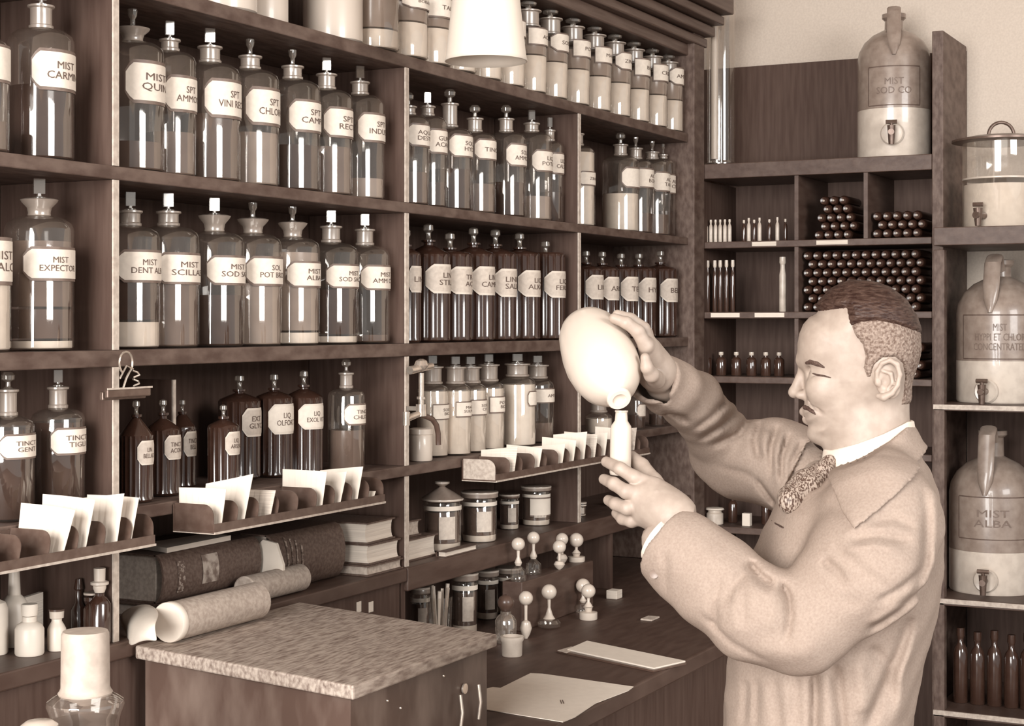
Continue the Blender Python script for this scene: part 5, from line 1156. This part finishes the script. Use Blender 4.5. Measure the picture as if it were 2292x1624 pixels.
man = empty('person', toW(np.array([aa(1850), 0, -CAMZ])), 'man with cropped hair and moustache in a pale work coat, raising a white flask', 'person')
man.location.z = 0
body = to_obj('body', [head_set, hand_n, hand_f, core_set], SKIN, man)
to_obj('hair', [hair_set], HAIRM, man); to_obj('cropped_hair', [side_set], HAIRG, man)
coat = to_obj('coat', [coat_set], COAT, man)
to_obj('coat_collar', [lap_set], COAT, man); to_obj('shirt_collar', [shirt_set], SHIRT, man); to_obj('tie', [tie_set], TIEM, man)
to_obj('trousers', [trous_set], TROUS, man)
mo = Vector(man.location)
for s_ in (-1, 1):
    c_ = toW(np.array([aa(1838), .10*s_, -CAMZ]))-mo; c_.z = 0
    f_ = MB(); fwd = -Rh
    rings = [(-.11, .03, .06), (-.07, .038, .085), (0, .042, .09), (.07, .045, .06), (.13, .04, .045), (.165, .02, .03)]
    vs = []; fs_ = []
    for t_, w_, h_ in rings:
        for k_ in range(12):
            q_ = 2*math.pi*k_/12; vs.append(c_+fwd*t_+Fh*(w_*math.cos(q_))+Vector((0, 0, h_/2+h_/2*math.sin(q_))))
    for i in range(len(rings)-1):
        for k_ in range(12): fs_.append((i*12+k_, i*12+(k_+1) % 12, (i+1)*12+(k_+1) % 12, (i+1)*12+k_))
    fs_ += [tuple(range(12)), tuple(range((len(rings)-1)*12, len(rings)*12))]
    f_.add(vs, fs_, True).build('shoe', BLACK, man)
def lm(pts, rs, name, m, off=.0005, n=8):
    MB().tube([toW(Lc(x, y, surf_b(x, y)-off))-mo for x, y in pts], rs, n).build(name, m, man)
BROWM = mat('brow_hair', .06, .8, -.1, 400, contrast=(.4, .6))
lm([(1804, 812), (1815, 809), (1830, 814), (1846, 822)], [.0020, .0040, .0038, .0014], 'eyebrow', BROWM, .0004)
lm([(1816, 834), (1830, 839), (1845, 841), (1860, 845)], [.0008, .0016, .0014, .0006], 'eyelashes', BROWM, .0004)
lm([(1801, 911), (1810, 914), (1820, 921), (1826, 927)], [.0035, .0036, .003, .0012], 'moustache', BROWM, .0, 10)
# coat details
def cbtn(px, py, b, r=.007, name='coat_button'):
    p_ = toW(Lc(px, py, b))-mo; MB().lathe([(r*.3, -.001), (r, 0), (r, .002), (r*.6, .0015), (r*.2, .0012)], 20, p_, -Fh).build(name, mat('button', .34, .4, .28, 60), man)
def coat_b(px, py):
    b = -.40
    while b < .3:
        p = Lc(px, py, b); i = np.round((p-K.lo)/K.h).astype(int)
        if (i >= 0).all() and (i < K.n).all() and K.f[tuple(i)] < 0: return b
        b += .002
    return -.1
cbtn(1464, 1284, coat_b(1464, 1284)-.001, .006)
MB().tube([toW(Lc(x, y, coat_b(x, y)-.0005))-mo for x, y in ((1728, 1165), (1738, 1172), (1752, 1180))], [.001, .0022, .001], 8).build('buttonhole', BROWM, man)
MB().lathe([(.036, 0), (.0365, .012), (.034, .012), (.0335, 0)], 28, toW(cutp)-mo, Rh*float(-dn[0]*-1)+Fh*float(dn[1])+UP*float(dn[2])).build('shirt_cuff', SHIRT, man)

# ---------- the vessel and the bottle he holds
pa, pb = toW(Lc(1322, 757, -.045)), toW(Lc(1387, 895, -.155)); axv = pb-pa; Lh = axv.length
r = empty('white_flask', pa, 'large opaque white flask with rounded base, raised and tipped so that it pours', 'flask')
MB().lathe([(.0001, -.047), (.014, -.0455), (.028, -.039), (.039, -.027), (.046, -.012), (.0500, .01), (.0535, .035), (.0545, .06), (.0520, .085), (.046, .106), (.036, .122), (.026, .131), (.0175, .137), (.0140, .142), (.0138, Lh-.008)], 56, (0, 0, 0), axv).build('body', CER, r)
MB().lathe([(.0138, Lh-.0078), (.0175, Lh-.007), (.0182, Lh-.003), (.0165, Lh), (.0105, Lh), (.0098, Lh-.004), (.0001, Lh-.005)], 40, (0, 0, 0), axv).build('rim', mat('rim_glaze', .9, .3, .85, 10), r)
bz = -.118; p0 = toW(Lc(1388, 1062, bz)); p1 = toW(Lc(1391, 918, bz)); k_ = (D0+bz)/FPX*1.0; hgt = (p1-p0).length
t = empty('white_bottle', p0, 'small narrow white bottle held upright in the near hand under the mouth of the flask', 'bottle')
MB().lathe([(.0145, 0), (.0155, .003), (.0155, hgt*.70), (.0145, hgt*.76), (.0095, hgt*.84), (.0085, hgt*.97), (.0095, hgt*.975), (.0095, hgt), (.006, hgt)], 32, (0, 0, 0), p1-p0).build('body', CER, t)
